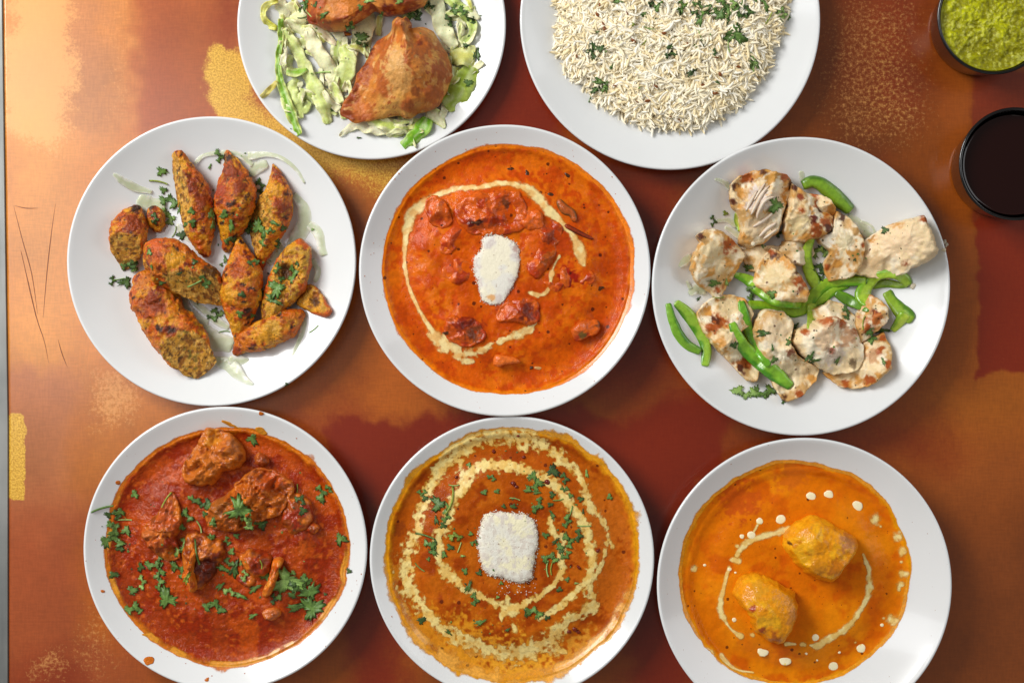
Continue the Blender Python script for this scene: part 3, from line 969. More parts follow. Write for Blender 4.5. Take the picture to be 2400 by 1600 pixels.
def label_many(items, cat, group, dishwords):
    """items: (object, px, py, description, dish). Every label is made single by where the thing lies on its dish's clock face"""
    seen = {}
    for o, px, py, desc, dish in items:
        lab = '%s %s at %s, %s' % (desc, radial(dish, px, py), clock(dish, px, py), dishwords[dish.key])
        seen.setdefault(lab, []).append((o, px, py))
    for lab, lst in seen.items():
        if len(lst) > 1:
            lst.sort(key=lambda q: q[1])
            names = ['leftmost', 'rightmost'] if len(lst) == 2 else ['leftmost', 'second from left', 'third from left', 'fourth from left', 'fifth from left', 'sixth from left'][:len(lst)]
            if len(lst) == 3: names = ['leftmost', 'middle', 'rightmost']
            for (o, a, b), nme in zip(lst, names): tag(o, nme + ' ' + lab, cat, group)
        else:
            tag(lst[0][0], lab, cat, group)
DW = {'kebab': 'kebab plate', 'butter': 'orange curry', 'tikka': 'chicken plate', 'lamb': 'meat curry', 'dal': 'lentil curry', 'kofta': 'dumpling curry', 'samosa': 'samosa plate', 'rice': 'rice bowl'}

# ================================================================== KEBAB PLATE (view A)
D = DISHES['kebab']
def onion(F, pts, label, seed, arch=.25, thick=.9, lift=.35, mat='onion', c1=(216, 222, 186), c2=(250, 249, 238), name='onion_slice', **kw):
    o = ribbon(name, F, pts, M[mat], c1, c2, thick=thick, lift=lift, arch=arch * .5, seed=seed, vein=(214, 220, 180), blunt=True, **kw)
    return tag(o, label, 'onion slice', 'raw onion slices')
onion(FA, [(270, 340, 20), (320, 378, 40), (390, 415, 42), (470, 436, 20)], 'faint curved onion slice alone near the left side of the kebab plate', 1)
onion(FA, [(400, 470, 60), (460, 500, 90), (540, 500, 80)], 'flat onion slice under the cilantro left of the upper kebabs', 2)
onion(FA, [(690, 290, 20), (740, 245, 26), (840, 235, 30), (930, 250, 40), (985, 300, 30)], 'thin arched onion ring behind the two upper kebab tips', 3)
onion(FA, [(960, 250, 50), (1060, 240, 34), (1140, 262, 30), (1210, 320, 26), (1250, 390, 14)], 'long thin onion arc at the upper right of the kebab plate', 4)
onion(FA, [(975, 350, 40), (1010, 305, 70), (1060, 285, 50)], 'short wide onion piece between the second and third kebab tips', 5)
onion(FA, [(1195, 445, 40), (1245, 500, 70), (1255, 590, 80), (1215, 670, 90), (1170, 720, 40)], 'broad bright onion crescent right of the third upper kebab', 6, thick=1.1)
onion(FA, [(1270, 600, 40), (1330, 650, 70), (1350, 760, 50)], 'outer onion crescent nearest the right rim of the kebab plate', 7)
onion(FA, [(1290, 780, 30), (1325, 840, 44), (1300, 895, 24)], 'small onion end just right of the oval cut kebab', 8)
onion(FA, [(615, 960, 30), (650, 1030, 56), (700, 1085, 60), (760, 1100, 30)], 'white onion slice in the gap beside the large lower kebab', 9, thick=1.2)
onion(FA, [(640, 965, 26), (740, 1040, 36), (800, 1090, 46), (865, 1130, 30)], 'onion slice under the diagonal kebab, pointing at the middle kebab', 10)
onion(FA, [(720, 1120, 60), (780, 1190, 110), (880, 1230, 100)], 'wide yellowish onion slice below the middle of the kebab plate', 11)
onion(FA, [(1255, 1050, 26), (1240, 1150, 36), (1190, 1270, 16)], 'narrow straight onion strip below the smallest kebab slice', 12)
onion(FA, [(780, 1290, 40), (870, 1330, 90), (930, 1390, 60), (990, 1420, 16)], 'lowest onion slice on the kebab plate, beside the cut kebab end', 13)
onion(FA, [(860, 1290, 40), (930, 1300, 60), (965, 1290, 16)], 'onion slice tucked under the left end of the bottom kebab', 14)
onion(FA, [(1080, 640, 40), (1120, 740, 60), (1060, 800, 40)], 'onion slice in the shade between third and oval kebabs', 15)
onion(FA, [(600, 600, 30), (640, 660, 40), (700, 690, 30)], 'short onion slice showing between the left kebabs', 16)
KB, KO, KR, KY, KD, KI = (200, 108, 12), (192, 84, 8), (140, 54, 6), (214, 146, 28), (56, 26, 10), (200, 146, 44)
KL = [(KY, 9, .52, .35, -.1), (KR, 8, .60, .26, -.25), (KO, 4, .60, .3, 0), ((110, 34, 14), 4.5, .70, .16, -.2), (KD, 5.5, .82, .12, 0)]
def kebab(pts, label, seed, spots=(), asp=.8, lift=0, **kw):
    m_ = (sum(p[0] for p in pts) / len(pts), sum(p[1] for p in pts) / len(pts))
    pts = [(m_[0] + (p[0] - m_[0]) * 1.04, m_[1] + (p[1] - m_[1]) * 1.04, p[2] * 1.03 + 3) for p in pts]
    o = sweep('seekh_kebab', D, FA, pts, M['kebab'], KB, KL, spots, seed, asp=asp, lift=lift, lump=(8, .10), fine=(2.6, .8), wrinkle=.32, nu=76, **kw)
    return tag(o, label, 'kebab', 'cut seekh kebabs on the white plate')
kebab([(400, 508, 60), (372, 570, 150), (350, 670, 186), (335, 760, 130), (322, 830, 30)], 'short blackened kebab piece with a blistered tip, furthest left on its plate', 1,
      [(395, 515, 36, KD), (330, 720, 70, KI), (345, 790, 50, KY), (310, 690, 20, (120, 70, 20)), (400, 600, 60, KR)], cuts=[(350, 640, 320, 830)])
kebab([(470, 508, 50), (490, 570, 90), (500, 640, 60)], 'small charred kebab end half hidden by cilantro at the left', 2, [(470, 520, 30, KD), (490, 560, 50, KR)])
kebab([(600, 235, 84), (635, 340, 130), (680, 450, 165), (700, 560, 165), (722, 660, 130), (748, 760, 70)], 'slim pointed kebab, first of the three standing side by side at the top', 3,
      [(600, 380, 45, KI), (620, 300, 40, KY), (590, 440, 30, KY), (690, 380, 40, KR), (730, 480, 50, KR), (610, 470, 22, (110, 60, 18))], cuts=[(670, 330, 560, 340), (700, 660, 640, 790)])
kebab([(852, 232, 40), (885, 330, 120), (897, 430, 190), (890, 520, 200), (872, 620, 130), (846, 735, 46)], 'pointed kebab with a burnt black tip, middle one of the upper three', 4,
      [(856, 262, 34, KD), (880, 340, 60, KR), (840, 440, 50, (160, 60, 24)), (885, 510, 26, KD), (930, 420, 50, KR), (850, 640, 50, KY)])
kebab([(1088, 300, 24), (1108, 380, 96), (1108, 470, 160), (1070, 580, 190), (1045, 680, 140), (1032, 780, 60), (1030, 845, 16)], 'golden pointed kebab on the right of the upper three, topped with cilantro', 5,
      [(1080, 420, 70, KY), (1040, 600, 90, KY), (1140, 520, 50, KR), (1110, 350, 30, KR)], cuts=[(1110, 560, 950, 560)])
kebab([(425, 850, 150), (465, 950, 222), (540, 1085, 236), (615, 1190, 244), (685, 1280, 226), (740, 1345, 190)], 'largest kebab, lying at the lower left with a yellow cut face', 6,
      [(640, 1265, 90, KI), (720, 1320, 90, KI), (580, 1230, 70, KI), (650, 1240, 24, (100, 60, 24)), (625, 1285, 20, (90, 70, 24)), (690, 1360, 22, KD), (530, 1135, 26, KD), (590, 1140, 22, KD),
       (480, 1000, 70, KR), (440, 900, 50, (190, 110, 40))], asp=.72, cuts=[(600, 1150, 760, 1400)])
kebab([(435, 775, 180), (510, 775, 236), (640, 850, 210), (740, 910, 180), (850, 985, 110)], 'fat kebab crossing over the others from the left towards the plate middle', 7,
      [(565, 870, 34, KD), (500, 700, 60, (200, 90, 34)), (700, 960, 60, KY), (620, 930, 50, KI), (560, 720, 20, KR), (600, 790, 60, KY), (780, 850, 50, (96, 60, 20))], lift=9, cuts=[(640, 800, 700, 1060)])
kebab([(915, 668, 34), (922, 760, 120), (930, 860, 190), (925, 960, 200), (920, 1050, 150), (915, 1140, 90), (906, 1222, 34)], 'upright pointed kebab at the plate middle with a red blush', 8,
      [(920, 850, 50, (172, 76, 16)), (880, 960, 60, KY), (900, 1120, 60, KY)], lift=3, cuts=[(930, 760, 860, 700)])
kebab([(895, 1262, 50), (960, 1200, 120), (1060, 1155, 150), (1160, 1100, 146), (1240, 1048, 60)], 'kebab piece lying sideways at the bottom right of the pile', 9, [(1060, 1160, 80, KY), (1100, 1120, 50, KI), (900, 1250, 30, (150, 60, 20))])
def kebab_disc(outline, hole, label, seed, thick, lift):
    hx, hy, hr = hole
    def hf(X, Y, t, prof):
        d = np.hypot(X - hx, (Y - hy) * .55) / hr
        return thick * (prof ** .6) * (1 - .55 * np.exp(-d * d * 2))
    o = blob('seekh_kebab', D, FA, outline, thick, lift, M['kebab'], KI, [(KY, 6, .5, .3, 0), ((150, 84, 24), 3, .62, .14, 0), (KO, 7, .98, .2, .62)], [(hx, hy, hr * .8, (92, 52, 18))], seed, hfun=hf, lump=(5, .12), fine=(2, .7))
    return tag(o, label, 'kebab', 'cut seekh kebabs on the white plate')
kebab_disc([(1270, 905), (1330, 940), (1368, 1000), (1392, 1040), (1370, 1072), (1300, 1062), (1240, 1032), (1203, 1000), (1230, 950)], (1300, 1000, 40), 'smallest kebab slice, a ring with a hollow dark middle near the right rim', 10, 9, 0)
kebab_disc([(1215, 672), (1270, 700), (1288, 770), (1275, 850), (1240, 950), (1150, 1040), (1070, 1108), (1030, 1085), (1022, 1020), (1040, 930), (1075, 830), (1130, 740)], (1160, 850, 60), 'oval kebab slice with its coarse yellow cut face turned up', 11, 17, 4)

herbs(FA, D, [(515, 330, 66, 'l', 0, 0), (505, 382, 90, 's', -10, 3), (560, 490, 120, 'f', 80, 0), (548, 570, 110, 'f', 20, 2), (530, 430, 50), (480, 570, 70, 'f', 0, 1), (620, 660, 66, 'l'), (590, 640, 60, 's', 70, 2), (668, 530, 50, 'l'),
    (676, 590, 56), (640, 600, 40), (610, 530, 60, 'n', 80), (806, 258, 76, 'f', 10), (765, 310, 40, 'n', 60), (782, 480, 70, 'n', 110), (775, 545, 80, 'n', 90, 0), (785, 610, 60, 'n', 80), (845, 550, 60, 'l'), (880, 610, 90, 'n', 95, 0), (872, 690, 80, 'f', 95),
    (1020, 410, 90, 'f', 0, 1), (1090, 590, 66, 'n', -30), (960, 610, 100, 'f', 0, 0), (1025, 655, 150, 'f', 20, 0), (1075, 640, 60, 'f'), (992, 795, 66, 'f', 90, 0), (1142, 622, 46, 'l', 0, 1), (1110, 700, 60, 'f', 0, 1), (350, 825, 100, 'f', 70, 0), (380, 800, 60, 'l'),
    (340, 895, 80, 'l', 60, 1), (264, 890, 60, 'f', 0, 1), (300, 882, 60, 's', 10, 0), (455, 745, 40, 'l'), (520, 900, 66, 'n', 10), (735, 890, 80, 'f', 0), (690, 905, 80, 's', 25, 0), (792, 1060, 84, 'f', 0, 0), (828, 1052, 40, 'l', 0, 2), (845, 780, 60, 'n', 100), (930, 955, 46), (922, 1056, 50, 'l'),
    (1106, 825, 60, 'f', 0, 0), (1185, 850, 96, 'f', 10, 0), (1110, 925, 110, 'l', 20, 0), (1080, 985, 110, 'n', -25, 0), (1130, 882, 40), (1298, 1136, 60, 's', 38, 0), (1160, 1416, 26, 'l', 0, 1), (1290, 626, 20, 'l', 0, 0), (840, 1145, 56, 's', 5, 0), (760, 1076, 30, 'l', 0, 1),
    (1035, 950, 60, 'n', 95, 1), (1210, 800, 30), (470, 820, 40, 'n'), (610, 855, 40, 'n', 30), (985, 1065, 30, 'l', 0, 1), (825, 805, 26), (690, 790, 40, 'l', 0, 1)])

# ================================================================== ORANGE CHICKEN CURRY (view B)
D = DISHES['butter']
OR, ORD, ORL = (204, 86, 2), (182, 66, 2), (212, 102, 6)
S1 = Sauce('chicken_curry', D, FB, 787, 788, 645, 637, 20.5, M['sauce'], OR, [(ORL, 26, .56, .3, 0), (ORD, 18, .62, .3, 0), ((192, 70, 2), 5, .62, .3, 0)], (230, 122, 4),
           bumps=[(430, 500, 70, 2), (700, 490, 150, 3), (900, 540, 80, 3), (960, 620, 90, 2.5), (950, 730, 110, 2.5), (490, 650, 80, 2), (520, 790, 80, 2), (550, 1090, 110, 3), (830, 1010, 110, 3), (1080, 820, 70, 1.5), (1190, 1080, 70, 1.5), (770, 1250, 60, 1),
                  (350, 680, 40, 1.4), (1190, 830, 50, 1), (650, 800, 120, 2.2), (560, 1000, 60, 1.4), (400, 970, 30, 1), (1010, 850, 60, 2)],
           seed=3, ripple=(16, .7, 5, .3), wob=1.1, spots=[(1020, 620, 90, (178, 60, 10)), (1090, 820, 60, (150, 30, 10)), (880, 1000, 70, (158, 50, 12)), (600, 1090, 70, (160, 52, 12))])
tag(S1.obj, 'bright orange creamy chicken curry filling the middle bowl, with one cream loop', 'curry', 'curries in the white bowls')
cm = S1.stroke([(1170, 760, 35), (1150, 690, 53), (1120, 620, 39), (1060, 550, 32), (990, 480, 53), (920, 400, 55), (850, 362, 39), (750, 347, 30), (640, 367, 30), (540, 372, 33), (430, 402, 37), (340, 455, 55), (282, 525, 69), (262, 620, 32),
                (254, 720, 23), (264, 820, 23), (290, 910, 23), (330, 990, 25), (370, 1060, 26), (405, 1110, 49), (425, 1150, 70)], 1, .34)
cm = np.maximum(cm, S1.stroke([(400, 1130, 53), (470, 1170, 79), (560, 1220, 79), (620, 1215, 53), (690, 1172, 32), (780, 1140, 35), (860, 1108, 44), (910, 1080, 30), (945, 1030, 19)], 2, .75) * .95)
cm = np.maximum(cm, S1.stroke([(895, 905, 19), (960, 918, 23), (1000, 870, 21), (1010, 800, 23), (1045, 720, 16)], 3, .8) * .8)
cm = np.maximum(cm, S1.stroke([(560, 1250, 35), (600, 1255, 26)], 3, .9) * .8)
tag(S1.patch('cream_loop', cm, M['cream'], (240, 216, 150), colb=(226, 150, 44)), 'thin loop of poured cream')
fm = smooth((S1.t - .965) / .02) * .8 * (fbm(S1.P[:, :2], 10, 3, 5) > .3)
MEAT = (188, 74, 6)
def lump(F, dish, name, out, th, label, base, layers, spots=(), seed=1, z=None, cat='meat piece', mat='coated', group=None, **kw):
    o = blob(name, dish, F, out, th, 0, M[mat], base, layers, spots, seed, zbase=z, sink=True, **kw)
    return tag(o, label, cat, group)
def oval(x, y, a, b, rot=0, n=12, jit=.08, seed=0):
    r_ = random.Random(int(x * 7 + y * 3 + seed)); c, s = math.cos(math.radians(rot)), math.sin(math.radians(rot))
    o = []
    for i in range(n):
        q = 6.2832 * i / n; k = 1 + r_.uniform(-jit, jit)
        u, v = a * math.cos(q) * k, b * math.sin(q) * k
        o.append((x + u * c - v * s, y + u * s + v * c))
    return o
G1 = 'sauced chicken pieces in the orange curry'
BL = [((208, 92, 16), 10, .5, .3, 0), ((172, 54, 10), 7, .64, .2, 0)]
for i, (out, th, lab, spots, base) in enumerate([
    (oval(430, 490, 52, 78, -30), 7, 'oblong sauced chicken piece at the upper left inside the cream loop', [(425, 480, 30, (196, 96, 40))], MEAT),
    ([(555, 450), (650, 405), (780, 400), (835, 420), (862, 500), (850, 560), (760, 592), (640, 590), (560, 540)], 9, 'widest sauced chicken piece, just above the white butter in the orange curry', [(590, 552, 26, (90, 16, 8)), (636, 546, 20, (70, 14, 8)), (770, 450, 26, (110, 50, 16))], MEAT),
    (oval(905, 535, 60, 50, -30), 8, 'round glossy button shaped piece above and right of the butter', [], (206, 92, 24)),
    (oval(985, 600, 72, 66, 10), 6, 'brownish sauced chicken piece right of the button shaped piece', [], (160, 62, 20)),
    (oval(950, 725, 60, 92, 20), 8, 'tall sauced chicken piece directly right of the butter', [(1010, 720, 60, (168, 78, 20))], MEAT),
    (oval(495, 640, 40, 74, 30), 6, 'narrow slanted chicken piece left of the butter', [(436, 720, 16, (120, 26, 10))], (196, 76, 24)),
    (oval(525, 790, 60, 54, -20), 6, 'rounded chicken piece touching the left edge of the butter', [], (200, 82, 20)),
    ([(468, 1060), (520, 1028), (600, 1045), (650, 1100), (640, 1150), (560, 1165), (490, 1130)], 9, 'dark topped chicken piece inside the lower left bend of the cream', [(560, 1060, 60, (130, 36, 12)), (610, 1110, 50, (132, 60, 24))], MEAT),
    ([(745, 990), (790, 965), (860, 940), (920, 960), (925, 1030), (890, 1065), (820, 1050), (750, 1045)], 9, 'blocky chicken piece below the butter with a dark right side', [(885, 1000, 56, (124, 40, 14))], MEAT),
    (oval(1078, 822, 32, 50, -10), 4, 'small dark red chicken piece right of the tall one', [], (140, 26, 10)),
    (oval(1185, 832, 44, 36, 0), 3.5, 'low reddish lump towards the right rim of the orange curry', [], (188, 50, 12)),
    (oval(1190, 1092, 66, 42, -25), 6, 'isolated browned piece at the lower right of the orange curry', [(1255, 1060, 30, (110, 56, 24)), (1165, 1130, 24, (110, 80, 30))], (196, 90, 30)),
    (oval(1010, 850, 50, 40, 30), 5, 'little sauced lump in the crook of the thin inner cream line', [], (200, 84, 20))]):
    m_ = (sum(p[0] for p in out) / len(out), sum(p[1] for p in out) / len(out))
    out = [(m_[0] + (p[0] - m_[0]) * 1.18, m_[1] + (p[1] - m_[1]) * 1.18) for p in out]
    lump(FB, D, 'chicken_piece', out, th, lab, base, BL, spots, 20 + i, z=S1.level - .9, group=G1, lump=(9, .34), fine=(3, .35), pw=2.0, facets=4, mat='coated', rough_edge=(8, 2.0))
o = blob('carrot_slice', D, FB, [(716, 1228), (780, 1225), (840, 1245), (850, 1262), (790, 1272), (722, 1284)], 4, 0, M['coated'], (214, 104, 34), (), (), 40, zbase=S1.level - 1, sink=True, lump=(8, .1), fine=(3, .2)); tag(o, 'flat orange carrot slice at the bottom of the orange curry', 'carrot')
o = ribbon('roasted_pepper_skin', FB, [(1040, 430, 30), (1075, 480, 50), (1110, 500, 40), (1130, 545, 30)], M['coated'], (176, 84, 30), (110, 70, 30), lift=.8, arch=.5, seed=5, thick=1); tag(o, 'curled brown pepper skin at the upper right of the orange curry', 'vegetable piece')
o = ribbon('charred_pepper_strip', FB, [(1075, 560, 22), (1130, 590, 24), (1180, 615, 20), (1222, 632, 12)], M['coated'], (140, 48, 14), (84, 24, 8), lift=.6, arch=.5, seed=6, thick=1); tag(o, 'thin charred strip beside the right end of the cream loop', 'vegetable piece')
for i, (x, y, a, b, r, lab) in enumerate([(800, 276, 22, 12, 0, 'dark herb flake near the top of the orange curry'), (1000, 405, 24, 12, 10, 'dark herb flake inside the top right of the cream loop'), (1255, 880, 30, 14, 5, 'largest dark herb flake, near the right rim of the orange curry'),
        (470, 1110, 26, 10, 5, 'dark herb flake on the lower left cream splash'), (905, 1285, 12, 18, 10, 'dark fleck cluster at the bottom of the orange curry'), (1090, 305, 20, 10, 30, 'brown herb flake near the upper right rim of the orange curry'),
        (885, 300, 14, 24, -30, 'slanted brown flake above the cream loop'), (620, 548, 44, 9, -5, 'black burnt strip on the widest chicken piece'), (935, 1290, 30, 10, 10, 'pale glistening fleck beside the bottom dark flecks'), (445, 563, 12, 10, 0, 'black fleck under the oblong chicken piece')]):
    pos, _ = pick(*FB.px(x, y))
    o = blob('herb_flake', D, FB, oval(x, y, a * .72, b * .66, r, 9, .35), .5, 0, M['coated'], (74, 38, 12) if 'pale' not in lab else (200, 150, 90), (), (), 50 + i, zbase=pos.z - .1, zref=pos.z, lump=(3, .1), fine=(2, .1)); tag(o, lab, 'herb flake', 'dark flakes in the orange curry')
BUT = [(690, 606), (760, 618), (835, 664), (844, 740), (830, 820), (800, 890), (748, 962), (690, 964), (650, 940), (632, 860), (612, 800), (612, 735), (650, 680), (655, 630)]
o = blob('butter_pat', D, FB, BUT, 2.4, 0, M['butter'], (230, 226, 214), [((214, 202, 194), 4, .66, .2, .1), ((240, 232, 206), 12, .6, .3, 0)], [(830, 680, 30, (190, 160, 150)), (700, 930, 24, (226, 170, 110))], 61, zbase=S1.level + .9, lump=(8, .05), fine=(1.6, .12), pw=6, rough_edge=(2.6, .8), nseg=200)
tag(o, 'oval white butter pat melting into the middle of the orange curry', 'butter', 'white blocks on the curries')
def crumbs(F, outl, ctr, n, parent, name, lo, hi, sd, extra=None):
    rr = random.Random(sd); crP, crF = [], []
    for i in range(n):
        s = rr.random() * len(outl); k = int(s); q = s - k
        a, b = outl[k], outl[(k + 1) % len(outl)]
        x = a[0] + (b[0] - a[0]) * q; y = a[1] + (b[1] - a[1]) * q; m_ = 1 + rr.gauss(0, .035)
        x = ctr[0] + (x - ctr[0]) * m_; y = ctr[1] + (y - ctr[1]) * m_
        if extra and rr.random() < .05: x, y = rr.uniform(extra[0], extra[2]), rr.uniform(extra[1], extra[3])
        p_, _ = pick(*F.px(x, y)); r = rr.uniform(lo, hi); k0 = len(crP)
        for d in ((1, 0, 0), (0, 1, 0), (-1, 0, 0), (0, -1, 0), (0, 0, 1), (0, 0, -1)): crP.append((p_.x + d[0] * r * rr.uniform(.6, 1.4), p_.y + d[1] * r * rr.uniform(.6, 1.4), p_.z + .1 + d[2] * r * .6))
        for f in ((0, 1, 4), (1, 2, 4), (2, 3, 4), (3, 0, 4), (1, 0, 5), (2, 1, 5), (3, 2, 5), (0, 3, 5)): crF.append([k0 + v for v in f])
    tag(mesh_object(name, np.array(crP), crF, M['butter'], parent, col=np.tile(lin((230, 224, 208)), (len(crP), 1))), kind='stuff')
crumbs(FB, BUT, (730, 790), 420, o, 'butter_crumbs', .2, .6, 3)

# ================================================================== GRILLED CHICKEN PLATE (view C)
D = DISHES['tikka']
for i, (p, lab) in enumerate([([(350, 228, 20), (400, 250, 30), (430, 285, 30)], 'thin onion arc left of the biggest torn chicken chunk'), ([(778, 192, 24), (786, 225, 34), (800, 260, 20)], 'onion tip showing above the top green pepper'),
        ([(1010, 415, 40), (1070, 450, 60), (1110, 500, 60), (1145, 530, 30)], 'broad onion ring between the top chunks and right slab'), ([(1075, 440, 14), (1130, 470, 20), (1165, 540, 14)], 'outer thin onion ring beside the right slab'),
        ([(170, 665, 30), (200, 635, 50), (235, 610, 30)], 'faint onion slice by the left rim of the chicken plate'), ([(220, 800, 40), (260, 770, 70), (310, 780, 60)], 'flat onion slice below the left chicken chunk'),
        ([(355, 440, 18), (410, 436, 26), (460, 460, 40)], 'onion sliver above the left chicken chunk'), ([(210, 740, 20), (230, 780, 20)], 'tiny onion sliver between left chunk and rim'), ([(400, 470, 20), (450, 500, 40), (480, 520, 40)], 'onion piece beneath the torn chunk left side')]):
    o = onion(FC, p, lab, 30 + i)
CB, CW, CT, CC, CR = (236, 210, 164), (244, 230, 200), (210, 150, 72), (84, 38, 16), (170, 84, 28)
CL = [(CW, 12, .54, .3, 0), ((204, 160, 98), 7, .66, .3, .22), (CT, 7, .72, .22, .10), (CR, 6, .88, .16, .16), (CC, 4.5, 1.02, .12, .22)]
def chick(out, th, lift, label, seed, spots=(), layers=None, **kw):
    kw.setdefault('facets', 7); th *= 1.2
    m_ = (sum(p[0] for p in out) / len(out), sum(p[1] for p in out) / len(out))
    out = [(m_[0] + (p[0] - m_[0]) * 1.06, m_[1] + (p[1] - m_[1]) * 1.06) for p in out]
    o = blob('grilled_chicken_chunk', D, FC, out, th, lift, M['chicken'], CB, CL if layers is None else layers, spots, seed, lump=(11, .14), fine=(2.4, .4), pw=5.5, rough_edge=(4, 1.1), sharp=.7, **kw)
    return tag(o, label, 'chicken piece', 'grilled chicken chunks on the plate')
chick([(690, 540), (760, 530), (830, 550), (850, 600), (790, 660), (720, 650), (670, 590)], 12, 0, 'plain pale chicken piece tucked behind the central triangular chunk', 1, layers=CL[:2])
chick([(825, 305), (900, 320), (950, 370), (945, 430), (900, 440), (840, 370)], 15, 2, 'narrow browned chicken piece just below the top green pepper', 2, [(930, 380, 50, CT), (850, 310, 30, CR)])
chick([(500, 560), (600, 560), (690, 570), (660, 620), (600, 690), (530, 690), (490, 620)], 9, 0, 'shredded chicken crumbs between the left and central chunks', 3, layers=CL[:2], facets=2)
chick([(435, 262), (500, 215), (590, 195), (690, 213), (738, 255), (715, 330), (692, 400), (672, 480), (600, 545), (530, 565), (478, 540), (490, 470), (468, 400), (430, 345)], 23, 0, 'biggest torn chicken chunk at the top, charred edge and white shreds', 4,
      [(450, 280, 36, CC), (440, 345, 26, CC), (500, 225, 40, CR), (590, 205, 34, CC), (690, 225, 40, CR), (730, 265, 24, CC), (620, 240, 60, (206, 150, 70)), (560, 340, 80, (224, 208, 196)), (570, 470, 80, (222, 196, 156)), (480, 300, 40, CT), (640, 330, 50, (216, 196, 170)), (660, 270, 40, CW)], layers=CL[:3])
chick([(733, 265), (800, 300), (880, 350), (935, 420), (930, 490), (870, 522), (790, 542), (715, 528), (700, 440), (716, 360)], 24, 2, 'triangular chicken chunk with round burnt spots, right of the biggest chunk', 5,
      [(825, 440, 34, (104, 34, 18)), (765, 325, 20, (150, 70, 36)), (770, 395, 22, CR), (860, 355, 30, CR), (905, 450, 44, CR), (910, 480, 30, CC), (800, 520, 44, CT), (850, 490, 40, CR), (760, 460, 60, (222, 200, 150)), (740, 280, 24, CC), (880, 380, 26, CC)], layers=CL[:3])
chick([(350, 480), (410, 510), (475, 570), (503, 612), (460, 680), (405, 775), (382, 822), (330, 792), (262, 742), (228, 680), (250, 600), (278, 545), (258, 522), (300, 495)], 20, 0, 'pale boxy chicken chunk furthest left, below a curved leaf', 6,
      [(275, 520, 22, CC), (420, 560, 50, CR), (400, 590, 30, CR), (370, 780, 30, CR), (385, 812, 18, CC), (330, 610, 70, (222, 200, 156)), (300, 740, 30, (226, 214, 190))], layers=CL[:3])
chick([(955, 398), (1010, 425), (1062, 480), (1092, 550), (1085, 640), (1040, 710), (930, 727), (903, 650), (930, 590), (868, 532), (925, 490)], 22, 0, 'tall pale chicken chunk right of centre above the pepper strips', 7,
      [(985, 410, 34, (90, 60, 44)), (915, 670, 20, CR), (980, 540, 60, (220, 204, 164)), (905, 540, 40, (226, 216, 196)), (1010, 600, 20, CT), (1080, 560, 16, CR)], layers=CL[:3])
chick([(1225, 465), (1370, 422), (1402, 492), (1442, 590), (1402, 642), (1330, 672), (1295, 702), (1200, 722), (1088, 692), (1085, 600), (1105, 545)], 21, 5, 'large smooth cut chicken slab leaning over the right rim', 8,
      [(1372, 432, 30, CR), (1250, 465, 34, CT), (1150, 525, 30, CT), (1290, 650, 24, (150, 84, 50)), (1250, 560, 110, (238, 210, 170)), (1400, 600, 60, (224, 200, 160)), (1340, 690, 20, CR), (1150, 640, 60, (214, 184, 140))], layers=CL[:1], facets=4)
chick([(322, 842), (400, 812), (500, 828), (545, 900), (525, 960), (475, 1000), (540, 1080), (575, 1160), (560, 1222), (510, 1225), (440, 1150), (350, 1060), (290, 980), (270, 905)], 20, 0, 'long chicken chunk at the lower left under two pepper strips', 9,
      [(370, 940, 50, CR), (350, 935, 30, CC), (330, 970, 34, CR), (490, 1150, 50, CR), (480, 1170, 34, CC), (380, 1050, 30, CT), (310, 880, 34, CT), (420, 860, 60, (220, 196, 150)), (450, 1080, 50, (222, 204, 164))], layers=CL[:3])
chick([(600, 888), (700, 898), (742, 950), (722, 1040), (760, 1100), (810, 1140), (865, 1170), (850, 1230), (762, 1310), (690, 1322), (640, 1240), (570, 1090), (548, 980)], 21, 0, 'split chicken chunk low on the plate with a torn pale middle', 10,
      [(720, 1098, 34, (150, 90, 62)), (690, 1318, 24, CC), (770, 1300, 24, CR), (840, 1230, 34, CT), (640, 980, 80, (220, 196, 158)), (720, 1180, 80, (222, 200, 160)), (745, 1000, 24, (170, 140, 90))], layers=CL[:2])
chick([(845, 885), (930, 838), (985, 850), (1062, 930), (1080, 1000), (960, 960), (870, 950)], 15, 2, 'small pale chicken piece under the branching pepper strip', 11, layers=CL[:2])
chick([(1130, 805), (1200, 860), (1210, 920), (1182, 965), (1130, 1010), (1080, 1040), (1040, 970), (1062, 900), (1095, 850)], 17, 1, 'browned knobbly chicken piece right of centre beneath peppers', 12, [(1140, 905, 30, (120, 44, 14)), (1140, 940, 44, (190, 110, 50)), (1190, 850, 30, CT), (1110, 970, 40, CR)])
chick([(1192, 1003), (1225, 1090), (1212, 1180), (1145, 1235), (1080, 1268), (990, 1262), (905, 1190), (1040, 1180), (1085, 1120), (1095, 1050)], 14, 0, 'crescent chicken chunk at the lower right with a scorched edge', 13,
      [(1190, 1020, 26, CR), (1130, 1110, 40, (206, 160, 116)), (1200, 1150, 26, CR), (1110, 1230, 30, CR), (1000, 1250, 26, CR), (1060, 1225, 30, CT), (1170, 1080, 26, CR)], layers=CL[:3])
chick([(870, 930), (950, 918), (1042, 970), (1086, 1060), (1082, 1130), (1058, 1178), (950, 1200), (870, 1160), (795, 1110), (748, 1050), (765, 985)], 26, 2, 'round topped chicken chunk at the lower right with a smooth cut face', 14,
      [(900, 940, 44, (190, 100, 50)), (980, 940, 40, CR), (1040, 990, 30, CR), (790, 990, 24, CR), (940, 1110, 70, (228, 210, 188)), (880, 1030, 80, (238, 206, 166)), (1040, 1140, 30, (140, 116, 84)), (920, 1085, 26, (160, 100, 76)), (1010, 1020, 60, (206, 160, 120))], layers=CL[:1])
